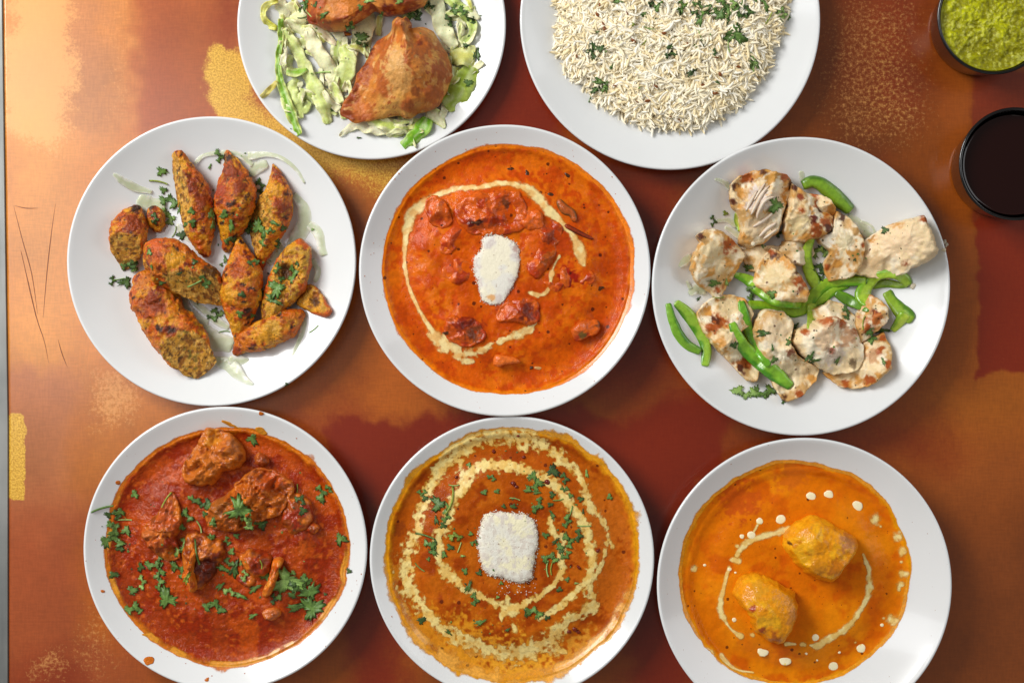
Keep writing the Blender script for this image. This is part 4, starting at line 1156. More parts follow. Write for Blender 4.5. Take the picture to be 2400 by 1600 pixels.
chick([(640, 578), (685, 600), (735, 655), (790, 730), (822, 800), (800, 835), (730, 840), (650, 832), (600, 790), (556, 760), (560, 700), (592, 635)], 22, 3, 'central triangular chicken chunk with a dark scorched ridge', 15,
      [(652, 610, 30, CC), (640, 590, 22, CR), (760, 740, 46, CR), (750, 700, 26, CC), (780, 760, 34, CR), (800, 800, 30, CT), (720, 660, 40, CT), (640, 720, 80, (222, 200, 152))], layers=CL[:3])
# white shreds on the torn chunk
for i, p in enumerate([[(620, 265, 8), (590, 300, 18), (560, 350, 22), (530, 410, 12)], [(645, 320, 8), (600, 340, 20), (565, 400, 18), (560, 430, 8)], [(560, 290, 8), (530, 340, 20), (505, 390, 10)], [(600, 250, 10), (570, 300, 14), (545, 340, 8)], [(655, 450, 14), (610, 480, 20), (570, 520, 10)],
        [(640, 400, 12), (590, 440, 22), (540, 470, 12)], [(660, 480, 14), (620, 510, 14), (590, 530, 8)]]):
    o = ribbon('chicken_shred', FC, p, M['chicken'], (226, 210, 190), (214, 188, 160), thick=1.2, lift=1.0, arch=.9, seed=80 + i)
    tag(o, ['long white fibre across the top of the torn chunk', 'second white fibre, ending at the leaf on the torn chunk', 'short fibre at the left of the torn chunk top', 'thin upper fibre of the torn chunk', 'lower right fibre of the torn chunk', 'middle fibre below the leaf on the torn chunk', 'lowest short fibre of the torn chunk'][i], 'chicken shred', 'white fibres on the torn chicken chunk')
for i, (x, y, r, lab) in enumerate([(1487, 545, 12, 'upper white crumb on the right rim of the chicken plate'), (1498, 560, 12, 'right white crumb on the rim of the chicken plate'), (1490, 585, 11, 'lower white crumb on the right rim of the chicken plate'), (1332, 762, 10, 'white crumb below the right slab'), (490, 575, 16, 'white crumb left of the shredded middle'), (540, 555, 14, 'white crumb above the shredded middle')]):
    pos, _ = pick(*FC.px(x, y))
    o = blob('chicken_crumb', D, FC, oval(x, y, r, r, 0, 8, .25), 2.2, 0, M['chicken'], (228, 216, 190), (), (), 90 + i, zbase=pos.z, zref=pos.z); tag(o, lab, 'crumb', 'white chicken crumbs')
PI_, PE = (156, 182, 66), (92, 132, 24)
def pepper(p, label, seed, c1=PI_, c2=PE, arch=.26, lift=1.3, thick=1.8, box=5, **kw):
    c1 = (min(200, c1[0] * 1.08 + 16), min(214, c1[1] * 1.08 + 8), c1[2] + 12); c2 = (min(180, c2[0] * 1.12 + 14), c2[1] * 1.08 + 6, c2[2] + 4)
    o = ribbon('green_pepper_strip', FC, p, M['pepper'], c1, c2, thick=thick, lift=lift, arch=arch, seed=seed, blunt=True, box=box, signed=(1 if seed % 2 else -1), **kw)
    return tag(o, label, 'pepper strip', 'green pepper strips on the chicken')
pepper([(785, 265, 50), (840, 245, 60), (910, 280, 74), (970, 335, 74), (1028, 388, 56)], 'thick dark green pepper piece at the top edge of the chicken', 1, (96, 140, 26), (50, 96, 14), arch=.7, thick=2.5)
pepper([(456, 400, 14), (460, 440, 26), (474, 492, 18)], 'short pepper sliver left of the torn chunk', 2)
pepper([(1205, 790, 50), (1235, 840, 56), (1290, 900, 80), (1335, 930, 50)], 'pepper strip curling down at the far right', 3, (110, 150, 30), (56, 110, 16))
pepper([(1300, 900, 60), (1270, 940, 50), (1232, 985, 30)], 'short pepper tail at the bottom right corner of the pile', 4, (150, 180, 50), (100, 150, 30))
pepper([(950, 795, 36), (1010, 830, 56), (1070, 865, 36), (1115, 888, 14)], 'pepper strip with a wrinkled dark inside, right of the fork', 5, (70, 120, 24), (80, 140, 24))
pepper([(1130, 765, 30), (1200, 750, 40), (1270, 760, 30), (1310, 760, 20)], 'straight pepper strip behind the right hook', 6, (130, 170, 40), (90, 140, 24))
pepper([(1110, 855, 44), (1085, 810, 80), (1110, 760, 60), (1160, 715, 44), (1230, 702, 44), (1290, 725, 54), (1315, 760, 40)], 'hook shaped pepper strip on the right over the knobbly chicken', 7, (134, 172, 44), (88, 146, 20))
pepper([(850, 860, 34), (905, 815, 44), (950, 780, 40), (1015, 755, 36)], 'short pepper strip lying inside the large forked one', 8, (120, 166, 30), (74, 138, 14))
pepper([(830, 528, 36), (808, 590, 46), (812, 660, 54), (840, 730, 64), (860, 775, 40)], 'upright pepper strip in the middle of the chicken', 9, (130, 168, 40), (86, 146, 22))
pepper([(515, 858, 46), (600, 860, 44), (700, 888, 48), (760, 893, 50), (810, 860, 60), (850, 800, 62), (910, 755, 60), (1000, 738, 54), (1100, 742, 48)], 'longest forked pepper strip running across the plate middle', 10, (118, 164, 26), (74, 140, 12), thick=2)
pepper([(835, 850, 56), (830, 910, 44), (820, 978, 26)], 'downward branch of the long forked pepper', 11, (140, 176, 50), (104, 158, 30))
pepper([(445, 705, 24), (520, 735, 54), (590, 795, 60), (670, 838, 60), (780, 845, 62)], 'wide pepper strip from the left chunk to the middle', 12, (112, 160, 28), (66, 132, 12), thick=2)
pepper([(480, 838, 34), (500, 920, 52), (530, 1020, 50), (590, 1110, 54), (620, 1160, 30)], 'left upright pepper strip over the lower chunks', 13, (84, 150, 24), (52, 124, 12))
pepper([(435, 945, 36), (475, 1040, 64), (550, 1120, 70), (640, 1190, 78), (730, 1262, 44)], 'long glossy pepper strip slanting down at the lower left', 14, (104, 160, 34), (52, 124, 14), thick=2)
pepper([(118, 850, 30), (140, 940, 50), (195, 1040, 54), (280, 1090, 34)], 'outer curved pepper strip alone by the left rim', 15, (96, 150, 30), (46, 112, 10), thick=2)
pepper([(155, 845, 40), (215, 905, 66), (280, 1000, 64), (308, 1080, 50), (300, 1160, 44)], 'inner curved pepper strip of the pair by the left rim', 16, (120, 164, 44), (58, 124, 14), thick=2.2)
herbs(FC, D, [(655, 360, 100, 'l', 0, 0), (340, 442, 60, 'f', 0, 1), (400, 405, 34, 'l', 0, 3), (350, 750, 90, 'n', 0, 0), (408, 745, 50, 'n', 100, 2), (512, 675, 50, 'l'), (270, 825, 40, 'n', 40, 1), (635, 800, 56, 'l'), (592, 998, 90, 'n', 5, 1), (718, 1040, 40, 'l', 0, 0), (638, 1075, 46, 'n', 100, 1), (645, 1125, 46, 'l'),
    (825, 1115, 80, 'n', 60, 1), (840, 1135, 60, 'n', 10, 0), (960, 1132, 60, 'n', 60, 0), (448, 1060, 50, 'l'), (505, 1285, 130, 'f', 270, 2), (590, 1280, 130, 'f', 290, 0), (690, 1335, 30, 'l', 0, 1), (1195, 485, 46, 'l', 0, 1), (1120, 1015, 90, 'f', 0, 0), (1180, 982, 90, 'n', 0, 1),
    (1085, 945, 70, 's', 80, 3), (1190, 1140, 50, 'n', 110, 0), (870, 600, 110, 'f', 80, 2), (860, 680, 100, 'f', 60, 1), (680, 510, 70, 'f', 90, 1), (520, 800, 90, 'f', 0, 0), (880, 700, 80, 'f', 0, 1), (370, 822, 60, 's', 0, 3), (1000, 900, 80, 'f', 0, 1), (750, 960, 60, 'n', 40, 1), (530, 770, 60, 'n', 20, 0), (585, 560, 40, 'n'), (1045, 635, 20, 'l')])

# ================================================================== RED MEAT CURRY (view D)
D = DISHES['lamb']
RD = (150, 52, 6)
S2 = Sauce('meat_curry', D, FD, 822, 822, 666, 652, 18.5, M['lamb_sauce'], RD, [((178, 70, 6), 22, .55, .3, 0), ((144, 40, 2), 12, .62, .25, 0), ((184, 80, 18), 4, .72, .2, 0)], (206, 112, 12),
           bumps=[(740, 330, 190, 2), (950, 580, 240, 2.5), (470, 760, 190, 2), (700, 900, 200, 2.5), (990, 920, 140, 2), (1200, 650, 110, 3), (1000, 340, 50, 2), (1060, 1190, 60, 1.5), (1250, 780, 60, 2)], seed=8, ripple=(15, .8, 4.2, .6), wob=2.0)
tag(S2.obj, 'brick red meat curry with an oily yellow border in the lower left bowl', 'curry', 'curries in the white bowls')
G2 = 'sauced meat pieces in the red curry'
ML = [((198, 106, 28), 10, .50, .3, 0), ((136, 60, 14), 6, .70, .2, 0)]
for i, (out, th, lab, base, spots) in enumerate([
    ([(722, 168), (790, 185), (880, 240), (922, 320), (890, 385), (800, 420), (740, 480), (660, 492), (580, 465), (565, 400), (590, 345), (645, 265), (680, 200)], 20, 'pointed golden brown meat chunk at the top of the red curry', (186, 100, 26), [(740, 230, 60, (200, 124, 30)), (860, 250, 40, (160, 84, 20))]),
    ([(1030, 395), (1110, 420), (1180, 490), (1165, 560), (1120, 640), (1010, 690), (900, 735), (820, 745), (720, 722), (690, 660), (720, 590), (820, 530), (880, 460), (950, 405)], 21, 'largest meat chunk, right of centre in the red curry under cilantro', (176, 86, 22), [(790, 600, 80, (160, 90, 32)), (1060, 470, 80, (176, 74, 20))]),
    ([(515, 515), (550, 580), (572, 690), (545, 780), (560, 880), (500, 905), (410, 850), (360, 790), (350, 720), (430, 640), (480, 560)], 16, 'triangular meat chunk rising at the left of the red curry', (180, 80, 28), [(400, 745, 40, (186, 100, 44)), (520, 800, 60, (150, 50, 16))]),
    ([(600, 745), (700, 755), (805, 805), (790, 900), (740, 990), (670, 1060), (600, 1010), (570, 900)], 13, 'dark meat piece in the middle behind the orange bone', (120, 42, 12), [(720, 940, 80, (84, 24, 8))]),
    ([(960, 830), (1060, 872), (1062, 930), (1020, 995), (930, 960), (880, 890), (905, 845)], 12, 'rounded meat piece just below the largest chunk', (150, 50, 16), []),
    (oval(1200, 640, 90, 110, 10), 9, 'lumpy meat piece close to the right side of the red curry', (150, 46, 16), [(1150, 600, 40, (170, 80, 30))]),
    (oval(1010, 345, 46, 36, 30), 7, 'small brown meat bit between the two top chunks', (150, 64, 20), []),
    (oval(1065, 1188, 54, 36, -10), 6, 'little tan meat bit near the bottom of the red curry', (186, 96, 40), []),
    (oval(1290, 720, 40, 30, 0), 5, 'glossy small lump by the right border of the red curry', (150, 44, 16), []),
    (oval(930, 1000, 60, 40, 10), 5, 'low sauced lump beneath the rounded meat piece', (142, 40, 16), [])]):
    lump(FD, D, 'meat_piece', out, th * 1.02, lab, base, ML, spots, 100 + i, z=S2.level - 1.2, group=G2, lump=(6, .3), fine=(2.2, .7), facets=(6 if i < 3 else 0))
for p, lab, th in (([(652, 780), (668, 850), (648, 930), (666, 1020), (632, 1078), (592, 1040), (572, 970), (605, 920), (625, 850)], 'bright orange bone splinter in the middle of the red curry', 19), ([(1080, 880), (1135, 890), (1105, 960), (1070, 1075), (1030, 1105), (1012, 1080), (1055, 970)], 'orange bone strip right of the middle, partly under leaves', 12)):
    o = blob('bone_piece', D, FD, p, th, 0, M['coated'], (206, 104, 20), [((176, 64, 18), 6, .62, .2, 0), ((224, 140, 50), 5, .68, .2, 0)], (), 130 + th, zbase=S2.level - 1, sink=True, lump=(5, .3), fine=(2, .5)); tag(o, lab, 'bone', 'orange bones in the red curry')
fm = smooth((S2.t - .94) / .03) * (.35 + .75 * smooth((fbm(S2.P[:, :2], 20, 3, 4) - .35) / .2)) * smooth((S2.Y - 700 + 300 * (S2.X < 400)) / 300) * .9
tag(S2.patch('oil_border', fm, M['film'], (214, 140, 34), lift=.1), 'mustard yellow oil border')
herbs(FD, D, [(960, 230, 80, 'l', 60, 0), (315, 535, 60, 'l', 90, 0), (490, 560, 90, 's', 60, 3), (200, 650, 90, 'f', 80, 1), (192, 720, 110, 'f', 30, 0), (195, 795, 140, 'f', 80, 0), (235, 828, 66, 'l', 80, 1), (270, 730, 70, 'l', 80, 0), (240, 628, 60, 'l'), (262, 672, 80, 's', 0, 2), (630, 552, 46, 'l'), (692, 575, 110, 'f'),
    (725, 600, 60, 'l', 90, 0), (590, 660, 110, 'f', 80, 0), (572, 712, 50, 'l'), (680, 715, 90, 's', 110, 2), (738, 765, 56, 'l'), (575, 808, 130, 'f', -30, 2), (655, 850, 140, 's', 100, 1), (890, 620, 170, 'l', -25, 0), (925, 690, 120, 'f', 30, 2), (975, 705, 120, 'f', 90, 0), (1020, 690, 80, 'f', 0, 1), (745, 690, 60, 'l'),
    (830, 785, 66, 'f'), (850, 850, 50, 'l'), (1330, 525, 110, 'f', 0, 0), (1378, 505, 60, 'f', 40), (1445, 775, 90, 'l', 120, 0), (1490, 955, 40, 'l', 0, 1), (800, 935, 100, 'n', -30, 0), (862, 945, 130, 'n', 70, 1), (840, 900, 80, 'f'), (915, 972, 70, 'f', 0, 2), (900, 910, 50, 'n', 90, 2), (1042, 982, 70, 'l', 60, 0), (972, 1048, 100, 'n', 25, 0),
    (1140, 1005, 190, 'l', -20, 2), (1180, 1050, 130, 'f', 0, 1), (1240, 1010, 90, 'f', 0, 0), (1275, 1080, 130, 'l', 45, 0), (1290, 1160, 170, 'l', 15, 0), (1205, 1155, 130, 'n', 10, 0), (1272, 1010, 60, 'l'), (356, 930, 60, 'l'), (432, 940, 120, 'f', 60, 0), (352, 1015, 90, 'f', 0, 2), (440, 1012, 120, 'f', 0, 0), (305, 1062, 66, 'l', 10, 0),
    (496, 1112, 140, 'l', 110, 0), (320, 1175, 110, 'f', 80, 0), (195, 972, 60, 'l', 0, 1), (560, 955, 120, 'f', 40, 0), (600, 1000, 90, 'n', 60, 3), (752, 1155, 150, 'f', 70, 0), (835, 1072, 90, 'f', 80, 2), (888, 1085, 90, 'n', -20, 0), (790, 1035, 80, 'n', 40, 0), (965, 1196, 70, 'n', 20, 0), (1360, 1080, 24, 'l', 0, 1), (1210, 512, 70, 's', 90, 3),
    (1225, 570, 80, 'f', 60, 1), (1240, 620, 60, 'l', 0, 1), (128, 612, 140, 's', 18, 1), (1110, 1100, 50, 'l'), (1075, 1105, 60, 'f', 0, 1), (1015, 915, 50, 's', 100, 3), (1185, 965, 40, 'l', 90, 2), (700, 640, 50), (880, 760, 40), (460, 900, 70, 'f')])
for i, (x, y, a, b, lab) in enumerate([(1012, 88, 14, 12, 'round orange sauce drop on the top rim of the red curry bowl'), (227, 468, 8, 7, 'tiny sauce dot on the upper left rim of the red curry bowl'), (140, 1062, 10, 9, 'small sauce dot on the left rim of the red curry bowl'), (398, 1442, 22, 22, 'largest sauce drip on the lower left rim of the red curry bowl'),
        (712, 1545, 12, 11, 'sauce drop on the bottom rim of the red curry bowl'), (845, 152, 60, 10, 'orange smear above the pointed meat chunk'), (1010, 184, 34, 20, 'orange smear right of the pointed meat chunk'), (385, 1300, 30, 10, 'yellow smear on the inner wall, lower left of the red curry')]):
    pos, _ = pick(*FD.px(x, y))
    o = blob('sauce_drip', D, FD, oval(x, y, a, b, 25 if a > 30 else 0, 10, .2), .5, 0.15, M['coated'], (196, 104, 22) if i < 5 else (206, 136, 34), (), (), 150 + i, zref=pos.z, lump=(4, .1), fine=(2, .1)); tag(o, lab, 'sauce drip', 'sauce drips on the bowl rim')

# ================================================================== LENTIL CURRY (view E)
D = DISHES['dal']
BR = (178, 80, 14)
S3 = Sauce('lentil_curry', D, FE, 850, 842, 716, 722, 19.5, M['dal_sauce'], (172, 78, 4), [((186, 94, 10), 22, .56, .3, 0), ((152, 60, 2), 14, .64, .25, 0)], (222, 150, 14),
           bumps=[(850, 480, 120, .6), (700, 720, 60, 1), (1190, 1280, 50, 1.2), (560, 640, 80, .8)], seed=12, ripple=(18, .5, 5, .22), wob=2.0, edge_w=.04, film_w=.02, film_n=.6,
           spots=[(1350, 700, 260, (190, 98, 20)), (1400, 1000, 220, (190, 96, 18)), (250, 500, 90, (184, 90, 16)), (200, 700, 50, (150, 66, 12)), (560, 1480, 300, (214, 140, 30)), (330, 1280, 150, (206, 128, 24)), (900, 1560, 260, (226, 156, 40)), (1250, 1420, 150, (208, 136, 40)), (160, 950, 70, (196, 112, 20))])
tag(S3.obj, 'brown lentil curry with two pale cream rings in the lower middle bowl', 'curry', 'curries in the white bowls')
inner = [(1060, 640, 35), (1080, 720, 44), (1130, 760, 46), (1122, 860, 40), (1130, 940, 46), (1080, 1010, 35), (1010, 1070, 35), (930, 1110, 39), (860, 1145, 44), (810, 1140, 58), (740, 1110, 40), (650, 1070, 42), (560, 1020, 49), (490, 960, 67), (440, 900, 58), (430, 820, 49), (430, 740, 63), (472, 670, 67), (490, 600, 62),
         (520, 520, 67), (570, 460, 67), (600, 390, 69), (680, 345, 69), (780, 338, 72), (870, 350, 67), (960, 390, 58), (1060, 430, 77), (1120, 490, 77), (1180, 570, 58), (1240, 640, 58), (1270, 730, 58), (1290, 830, 67), (1296, 930, 62), (1240, 1020, 49), (1170, 1090, 39), (1090, 1160, 33), (1000, 1205, 26)]
cm = S3.stroke(inner, 21, .6, size=3)
cm = np.maximum(cm, S3.stroke([(815, 1075, 14), (825, 1130, 53), (850, 1160, 70), (790, 1180, 35), (786, 1220, 12)], 22, .4, size=4))
outer = [(1300, 970, 50), (1286, 1060, 66), (1300, 1140, 60), (1230, 1180, 56), (1150, 1215, 56), (1100, 1280, 90), (1030, 1340, 100), (950, 1390, 110), (850, 1410, 100), (730, 1390, 90), (630, 1350, 86), (520, 1305, 84), (420, 1245, 76), (350, 1170, 76), (300, 1100, 76), (245, 1010, 96), (235, 900, 90), (262, 790, 90), (312, 700, 66),
         (320, 620, 56), (370, 520, 66), (392, 440, 76), (450, 350, 110), (540, 262, 120)]
cm = np.maximum(cm, S3.stroke(outer, 23, .85, size=3.2) * .88)
cm = np.maximum(cm, S3.stroke([(470, 260, 50), (560, 220, 130), (660, 190, 110), (760, 172, 110), (870, 178, 120), (970, 196, 110), (1060, 240, 86), (1130, 310, 66), (1210, 380, 46), (1250, 460, 44), (1280, 550, 56), (1345, 640, 36), (1388, 720, 32), (1378, 800, 28), (1350, 900, 24), (1318, 970, 24)], 24, .85, size=3.2) * .88)
for st in ([(1380, 740, 16), (1415, 800, 24)], [(1270, 1130, 50), (1310, 1165, 30), (1330, 1160, 12)], [(1080, 1390, 60), (1150, 1400, 30)], [(850, 1230, 30), (860, 1270, 40)], [(700, 150, 60), (830, 125, 40), (960, 140, 40)], [(1000, 1200, 30), (1100, 1130, 24), (1190, 1060, 26)]):
    cm = np.maximum(cm, S3.stroke(st, 25, .6, size=4) * .85)
tag(S3.patch('cream_rings', cm, M['cream_mottled'], (240, 214, 134), colb=(222, 162, 46), seed=7), 'feathered double ring of cream')
fm = smooth((S3.t - .90) / .05) * smooth((S3.Y - 880) / 350) * (.4 + .6 * smooth((fbm(S3.P[:, :2], 12, 3, 4) - .3) / .3))
fm2 = smooth((S3.Y - 1330) / 120) * smooth((fbm(S3.P[:, :2], 9, 4, 14) - .5) / .2) * .8 * (S3.X < 900)
tag(S3.patch('foamy_border', np.maximum(fm, fm2), M['film'], (228, 160, 58), lift=.12), 'foamy yellow lower border')
BLK = [(690, 622), (760, 602), (900, 614), (975, 655), (988, 750), (978, 850), (962, 930), (950, 985), (880, 1002), (800, 980), (700, 950), (665, 870), (650, 760), (668, 680)]
o = blob('butter_block', D, FE, BLK, 4.5, 0, M['butter'], (230, 226, 212), [((238, 230, 194), 12, .55, .3, 0), ((216, 206, 192), 3, .66, .2, .18)], (), 161, zbase=S3.level - .2, lump=(8, .04), fine=(1.6, .14), pw=8, rough_edge=(2.6, 1.0), nseg=240)
tag(o, 'square white grainy butter block in the middle of the lentil curry', 'butter', 'white blocks on the curries')
crumbs(FE, BLK, (820, 800), 620, o, 'butter_crumbs', .2, .7, 5, (760, 1000, 990, 1070))
herbs(FE, D, [(600, 332, 36), (728, 410, 60, 'f'), (690, 492, 46, 'l'), (762, 486, 40, 'l'), (1070, 370, 90, 'l', 90, 1), (1138, 412, 70, 'f', 0, 1), (965, 432, 130, 'f', 0, 0), (935, 476, 56, 'l'), (985, 492, 66, 'n', 0, 0), (985, 555, 96, 'f', -20, 0), (1076, 503, 50, 'l'), (1176, 512, 40, 'l'), (1140, 465, 60, 'f'), (1232, 532, 44), (1056, 560, 40),
    (1266, 390, 56, 'n', 95, 2), (1393, 518, 44, 'l', 90, 0), (795, 567, 34), (855, 566, 44), (860, 524, 60, 's', -12, 2), (1105, 535, 60, 's', 8, 0), (1176, 606, 80, 's', 70, 0), (1246, 602, 40, 'n', 90), (1148, 655, 86, 'f', 0, 0), (1075, 618, 70, 'n', 120), (1252, 680, 80, 's', 0, 2), (1212, 732, 90, 'f', 0, 1), (1036, 736, 50), (1152, 768, 110, 'f', 30, 0),
    (1112, 800, 60), (1146, 842, 76, 'f'), (1058, 868, 100, 'f', 70, 0), (1040, 920, 90, 's', 90, 2), (1064, 920, 70, 's', 85, 3), (1155, 985, 36), (1208, 1002, 34, 'n', 0, 2), (1116, 1036, 44), (967, 1172, 110, 'f', 80, 0), (920, 1182, 50, 'n', 90, 1), (1040, 1196, 40), (626, 1098, 86, 'f', 0, 0), (598, 1030, 90, 'n', 70, 1), (762, 1080, 26, 'l', 0, 2),
    (668, 1226, 90, 'n', 25, 0), (328, 1216, 60, 'l', 30, 1), (486, 1282, 60, 'n', -40, 1), (822, 1266, 46, 'n', 40, 1), (578, 930, 46, 'l'), (660, 946, 46, 'l'), (782, 1002, 30), (320, 915, 70, 's', -40, 0), (376, 800, 110, 'f', 40, 0), (408, 788, 80, 'n', 80, 0), (370, 868, 30), (352, 732, 110, 's', -15, 1), (335, 488, 66, 'f'), (348, 522, 46, 'l', 0, 1),
    (428, 560, 110, 'l', 0, 0), (465, 622, 80, 'f', 0, 0), (414, 646, 70, 'n', 100, 1), (450, 678, 50, 'l'), (515, 452, 60, 's', 0, 2), (506, 540, 160, 's', 75, 3), (462, 846, 46, 'l'), (490, 802, 50), (522, 745, 90, 'f', 90, 3), (548, 800, 60, 's', 70, 2), (566, 848, 40, 'n', 0, 2), (612, 722, 36), (632, 780, 60, 'f', 90, 0), (480, 572, 60, 'n'), (1120, 820, 40), (1085, 770, 60, 'n', 40)])
for i, (x, y, r) in enumerate([(1165, 1276, 14), (1200, 1262, 12), (1222, 915, 13), (850, 440, 13), (740, 260, 9), (910, 292, 9), (530, 405, 11), (1330, 820, 10), (880, 172, 10), (1218, 1280, 12), (870, 458, 10), (1045, 432, 12)]):
    pos, _ = pick(*FE.px(x, y))
    o = blob('whole_lentil', D, FE, oval(x, y, r * 1.3, r, 20 * i, 9, .08), 2.2, 0, M['coated'], (110, 34, 16), (), (), 170 + i, zbase=pos.z - .8, zref=pos.z, lump=(3, .05), fine=(2, .05))
    HERBS.append((o, *[float(v) for v in FE.px(x, y)], 0, 'lentil', 0, None, D, None))

# ================================================================== DUMPLING CURRY (view F)
D = DISHES['kofta']
S4 = Sauce('dumpling_curry', D, FF, 872, 900, 712, 695, 20.5, M['kofta_sauce'], (220, 114, 0), [((228, 130, 4), 28, .55, .35, 0), ((206, 94, 0), 16, .66, .3, 0)], (228, 148, 4),
           bumps=[(1040, 750, 260, 1.2), (700, 1120, 260, 1.2)], seed=17, ripple=(26, .45, 8, .12), wob=1.8, spots=[(520, 440, 160, (196, 84, 10)), (860, 300, 120, (208, 104, 14))])
tag(S4.obj, 'yellow orange gravy with cream dots and a broken cream ring in the lower right bowl', 'curry', 'curries in the white bowls')
km = S4.stroke([(1288, 780, 14), (1315, 850, 34), (1328, 950, 44), (1320, 1020, 44), (1290, 1090, 38), (1240, 1170, 42), (1180, 1240, 48), (1090, 1290, 44), (1020, 1338, 48), (965, 1335, 16)], 31, .4, size=4)
for st, sd in (([(820, 628, 50), (740, 652, 42), (650, 680, 42), (600, 695, 44), (545, 738, 46), (515, 785, 30)], 32), ([(490, 815, 36), (525, 822, 44)], 33), ([(467, 862, 26), (455, 900, 22), (440, 960, 24), (424, 1030, 30), (412, 1100, 40), (430, 1160, 44), (450, 1200, 24), (490, 1248, 20), (540, 1284, 38)], 34),
               ([(815, 1328, 26), (870, 1328, 20)], 35), ([(910, 1330, 32), (930, 1332, 26)], 36), ([(420, 1400, 30), (450, 1440, 30), (520, 1490, 14), (620, 1510, 10)], 37), ([(330, 1360, 30), (360, 1390, 50)], 38), ([(620, 640, 16), (640, 600, 18)], 39)):
    km = np.maximum(km, S4.stroke(st, sd, .3, size=4))
for (x, y, r) in [(1368, 570, 40), (1510, 672, 36), (1532, 766, 32), (1545, 905, 30), (1524, 972, 26), (1478, 1188, 40), (1404, 612, 12), (258, 868, 26), (1530, 830, 10), (1250, 1327, 9), (605, 1272, 18), (1520, 1000, 14), (516, 728, 16), (1425, 1180, 10)]:
    km = np.maximum(km, S4.stroke([(x - 1, y, r * 1.9), (x + 1, y, r * 1.9)], x, .35, size=3) * .9)
tag(S4.patch('cream_ring', km, M['cream'], (244, 222, 150), colb=(232, 176, 60), seed=9), 'thin broken ring of cream')
for (x, y, r) in [(969, 428, 31), (1076, 417, 31), (1250, 486, 35), (1275, 1354, 30), (1105, 1463, 30), (813, 1423, 38), (676, 1371, 35), (995, 1290, 22), (785, 567, 30), (656, 578, 22), (604, 662, 26), (547, 672, 15), (500, 1180, 15), (1143, 1380, 10), (1006, 1428, 7), (940, 1387, 7), (1405, 1212, 13), (318, 845, 9), (507, 892, 7), (470, 872, 14)]:
    pos, _ = pick(*FF.px(x, y))
    blob('cream_dot', D, FF, oval(x, y, r, r * .97, 0, 10, .02), .7, 0, M['cream_solid'], (250, 238, 196), [((240, 206, 110), 3, 1.05, .2, .55)], (), x, zbase=pos.z - .12, zref=pos.z, parent=S4.obj, lump=(4, .03), fine=(2, .03), rough_edge=(3, .4))
def egg(cx, cy, a, b, rot, th):
    c, s = math.cos(math.radians(rot)), math.sin(math.radians(rot))
    def f(X, Y, t, prof):
        u = ((X - cx) * c + (Y - cy) * s) / a; v = (-(X - cx) * s + (Y - cy) * c) / b
        return th * (.72 * np.sqrt(np.clip(1 - .9 * (u * u + v * v), 0.02, 1)) + .28) * np.clip(prof * 1.7, 0, 1)
    return f
KS = [((240, 172, 24), 12, .5, .3, 0), ((218, 136, 8), 8, .66, .2, .1)]
o = lump(FF, D, 'kofta_dumpling', [(1000, 550), (1090, 585), (1200, 650), (1268, 712), (1240, 800), (1180, 870), (1112, 957), (1030, 942), (930, 890), (850, 810), (815, 740), (820, 655), (880, 590), (940, 565)], 27, 'bigger golden dumpling, upper right of the two, with a pale dent', (232, 150, 14), KS,
     [(1190, 700, 70, (206, 130, 60)), (900, 790, 60, (224, 160, 20)), (835, 710, 14, (90, 50, 20)), (1000, 860, 80, (206, 130, 14)), (1100, 850, 60, (200, 116, 14))], 201, z=S4.level - 1.5, cat='dumpling', mat='kofta', group='golden dumplings in the gravy', lump=(12, .07), fine=(3.0, .4), pw=2.2, hfun=egg(1042, 752, 250, 185, 32, 29))
o = lump(FF, D, 'kofta_dumpling', [(600, 905), (690, 920), (790, 968), (868, 1015), (900, 1095), (890, 1180), (852, 1270), (792, 1338), (700, 1312), (620, 1240), (598, 1160), (525, 1090), (500, 1005), (532, 935)], 26, 'smaller golden dumpling, lower left of the two, with a browned split', (230, 146, 14), KS,
     [(600, 1100, 26, (170, 60, 16)), (660, 1230, 30, (160, 70, 20)), (740, 1290, 50, (170, 90, 20)), (850, 1150, 60, (206, 130, 50)), (640, 980, 60, (220, 150, 30))], 202, z=S4.level - 1.5, cat='dumpling', mat='kofta', group='golden dumplings in the gravy', lump=(12, .07), fine=(3.0, .4), pw=2.2, hfun=egg(702, 1120, 235, 175, 52, 28))

# ================================================================== SAMOSA PLATE (view G)
D = DISHES['samosa']
LW, LG, LY, LB = (234, 230, 184), (206, 218, 130), (206, 200, 96), (120, 168, 40)
LET = []
def lettuce(p, seed, c1=LG, c2=LW, desc='pale green lettuce shred', arch=.06, lift=1.2, ruffle=4.0, thick=.35, roll=0.0, **kw):
    o = ribbon('lettuce_shred', FG, p, M['lettuce'], c1, c2, thick=thick, lift=lift, arch=arch, ruffle=ruffle, seed=seed, roll=roll, blunt=True, vein=(226, 230, 186), **kw)
    mid = p[len(p) // 2]
    LET.append((o, *[float(v) for v in FG.px(mid[0], mid[1])], desc, D))
    return o
rr = random.Random(11)
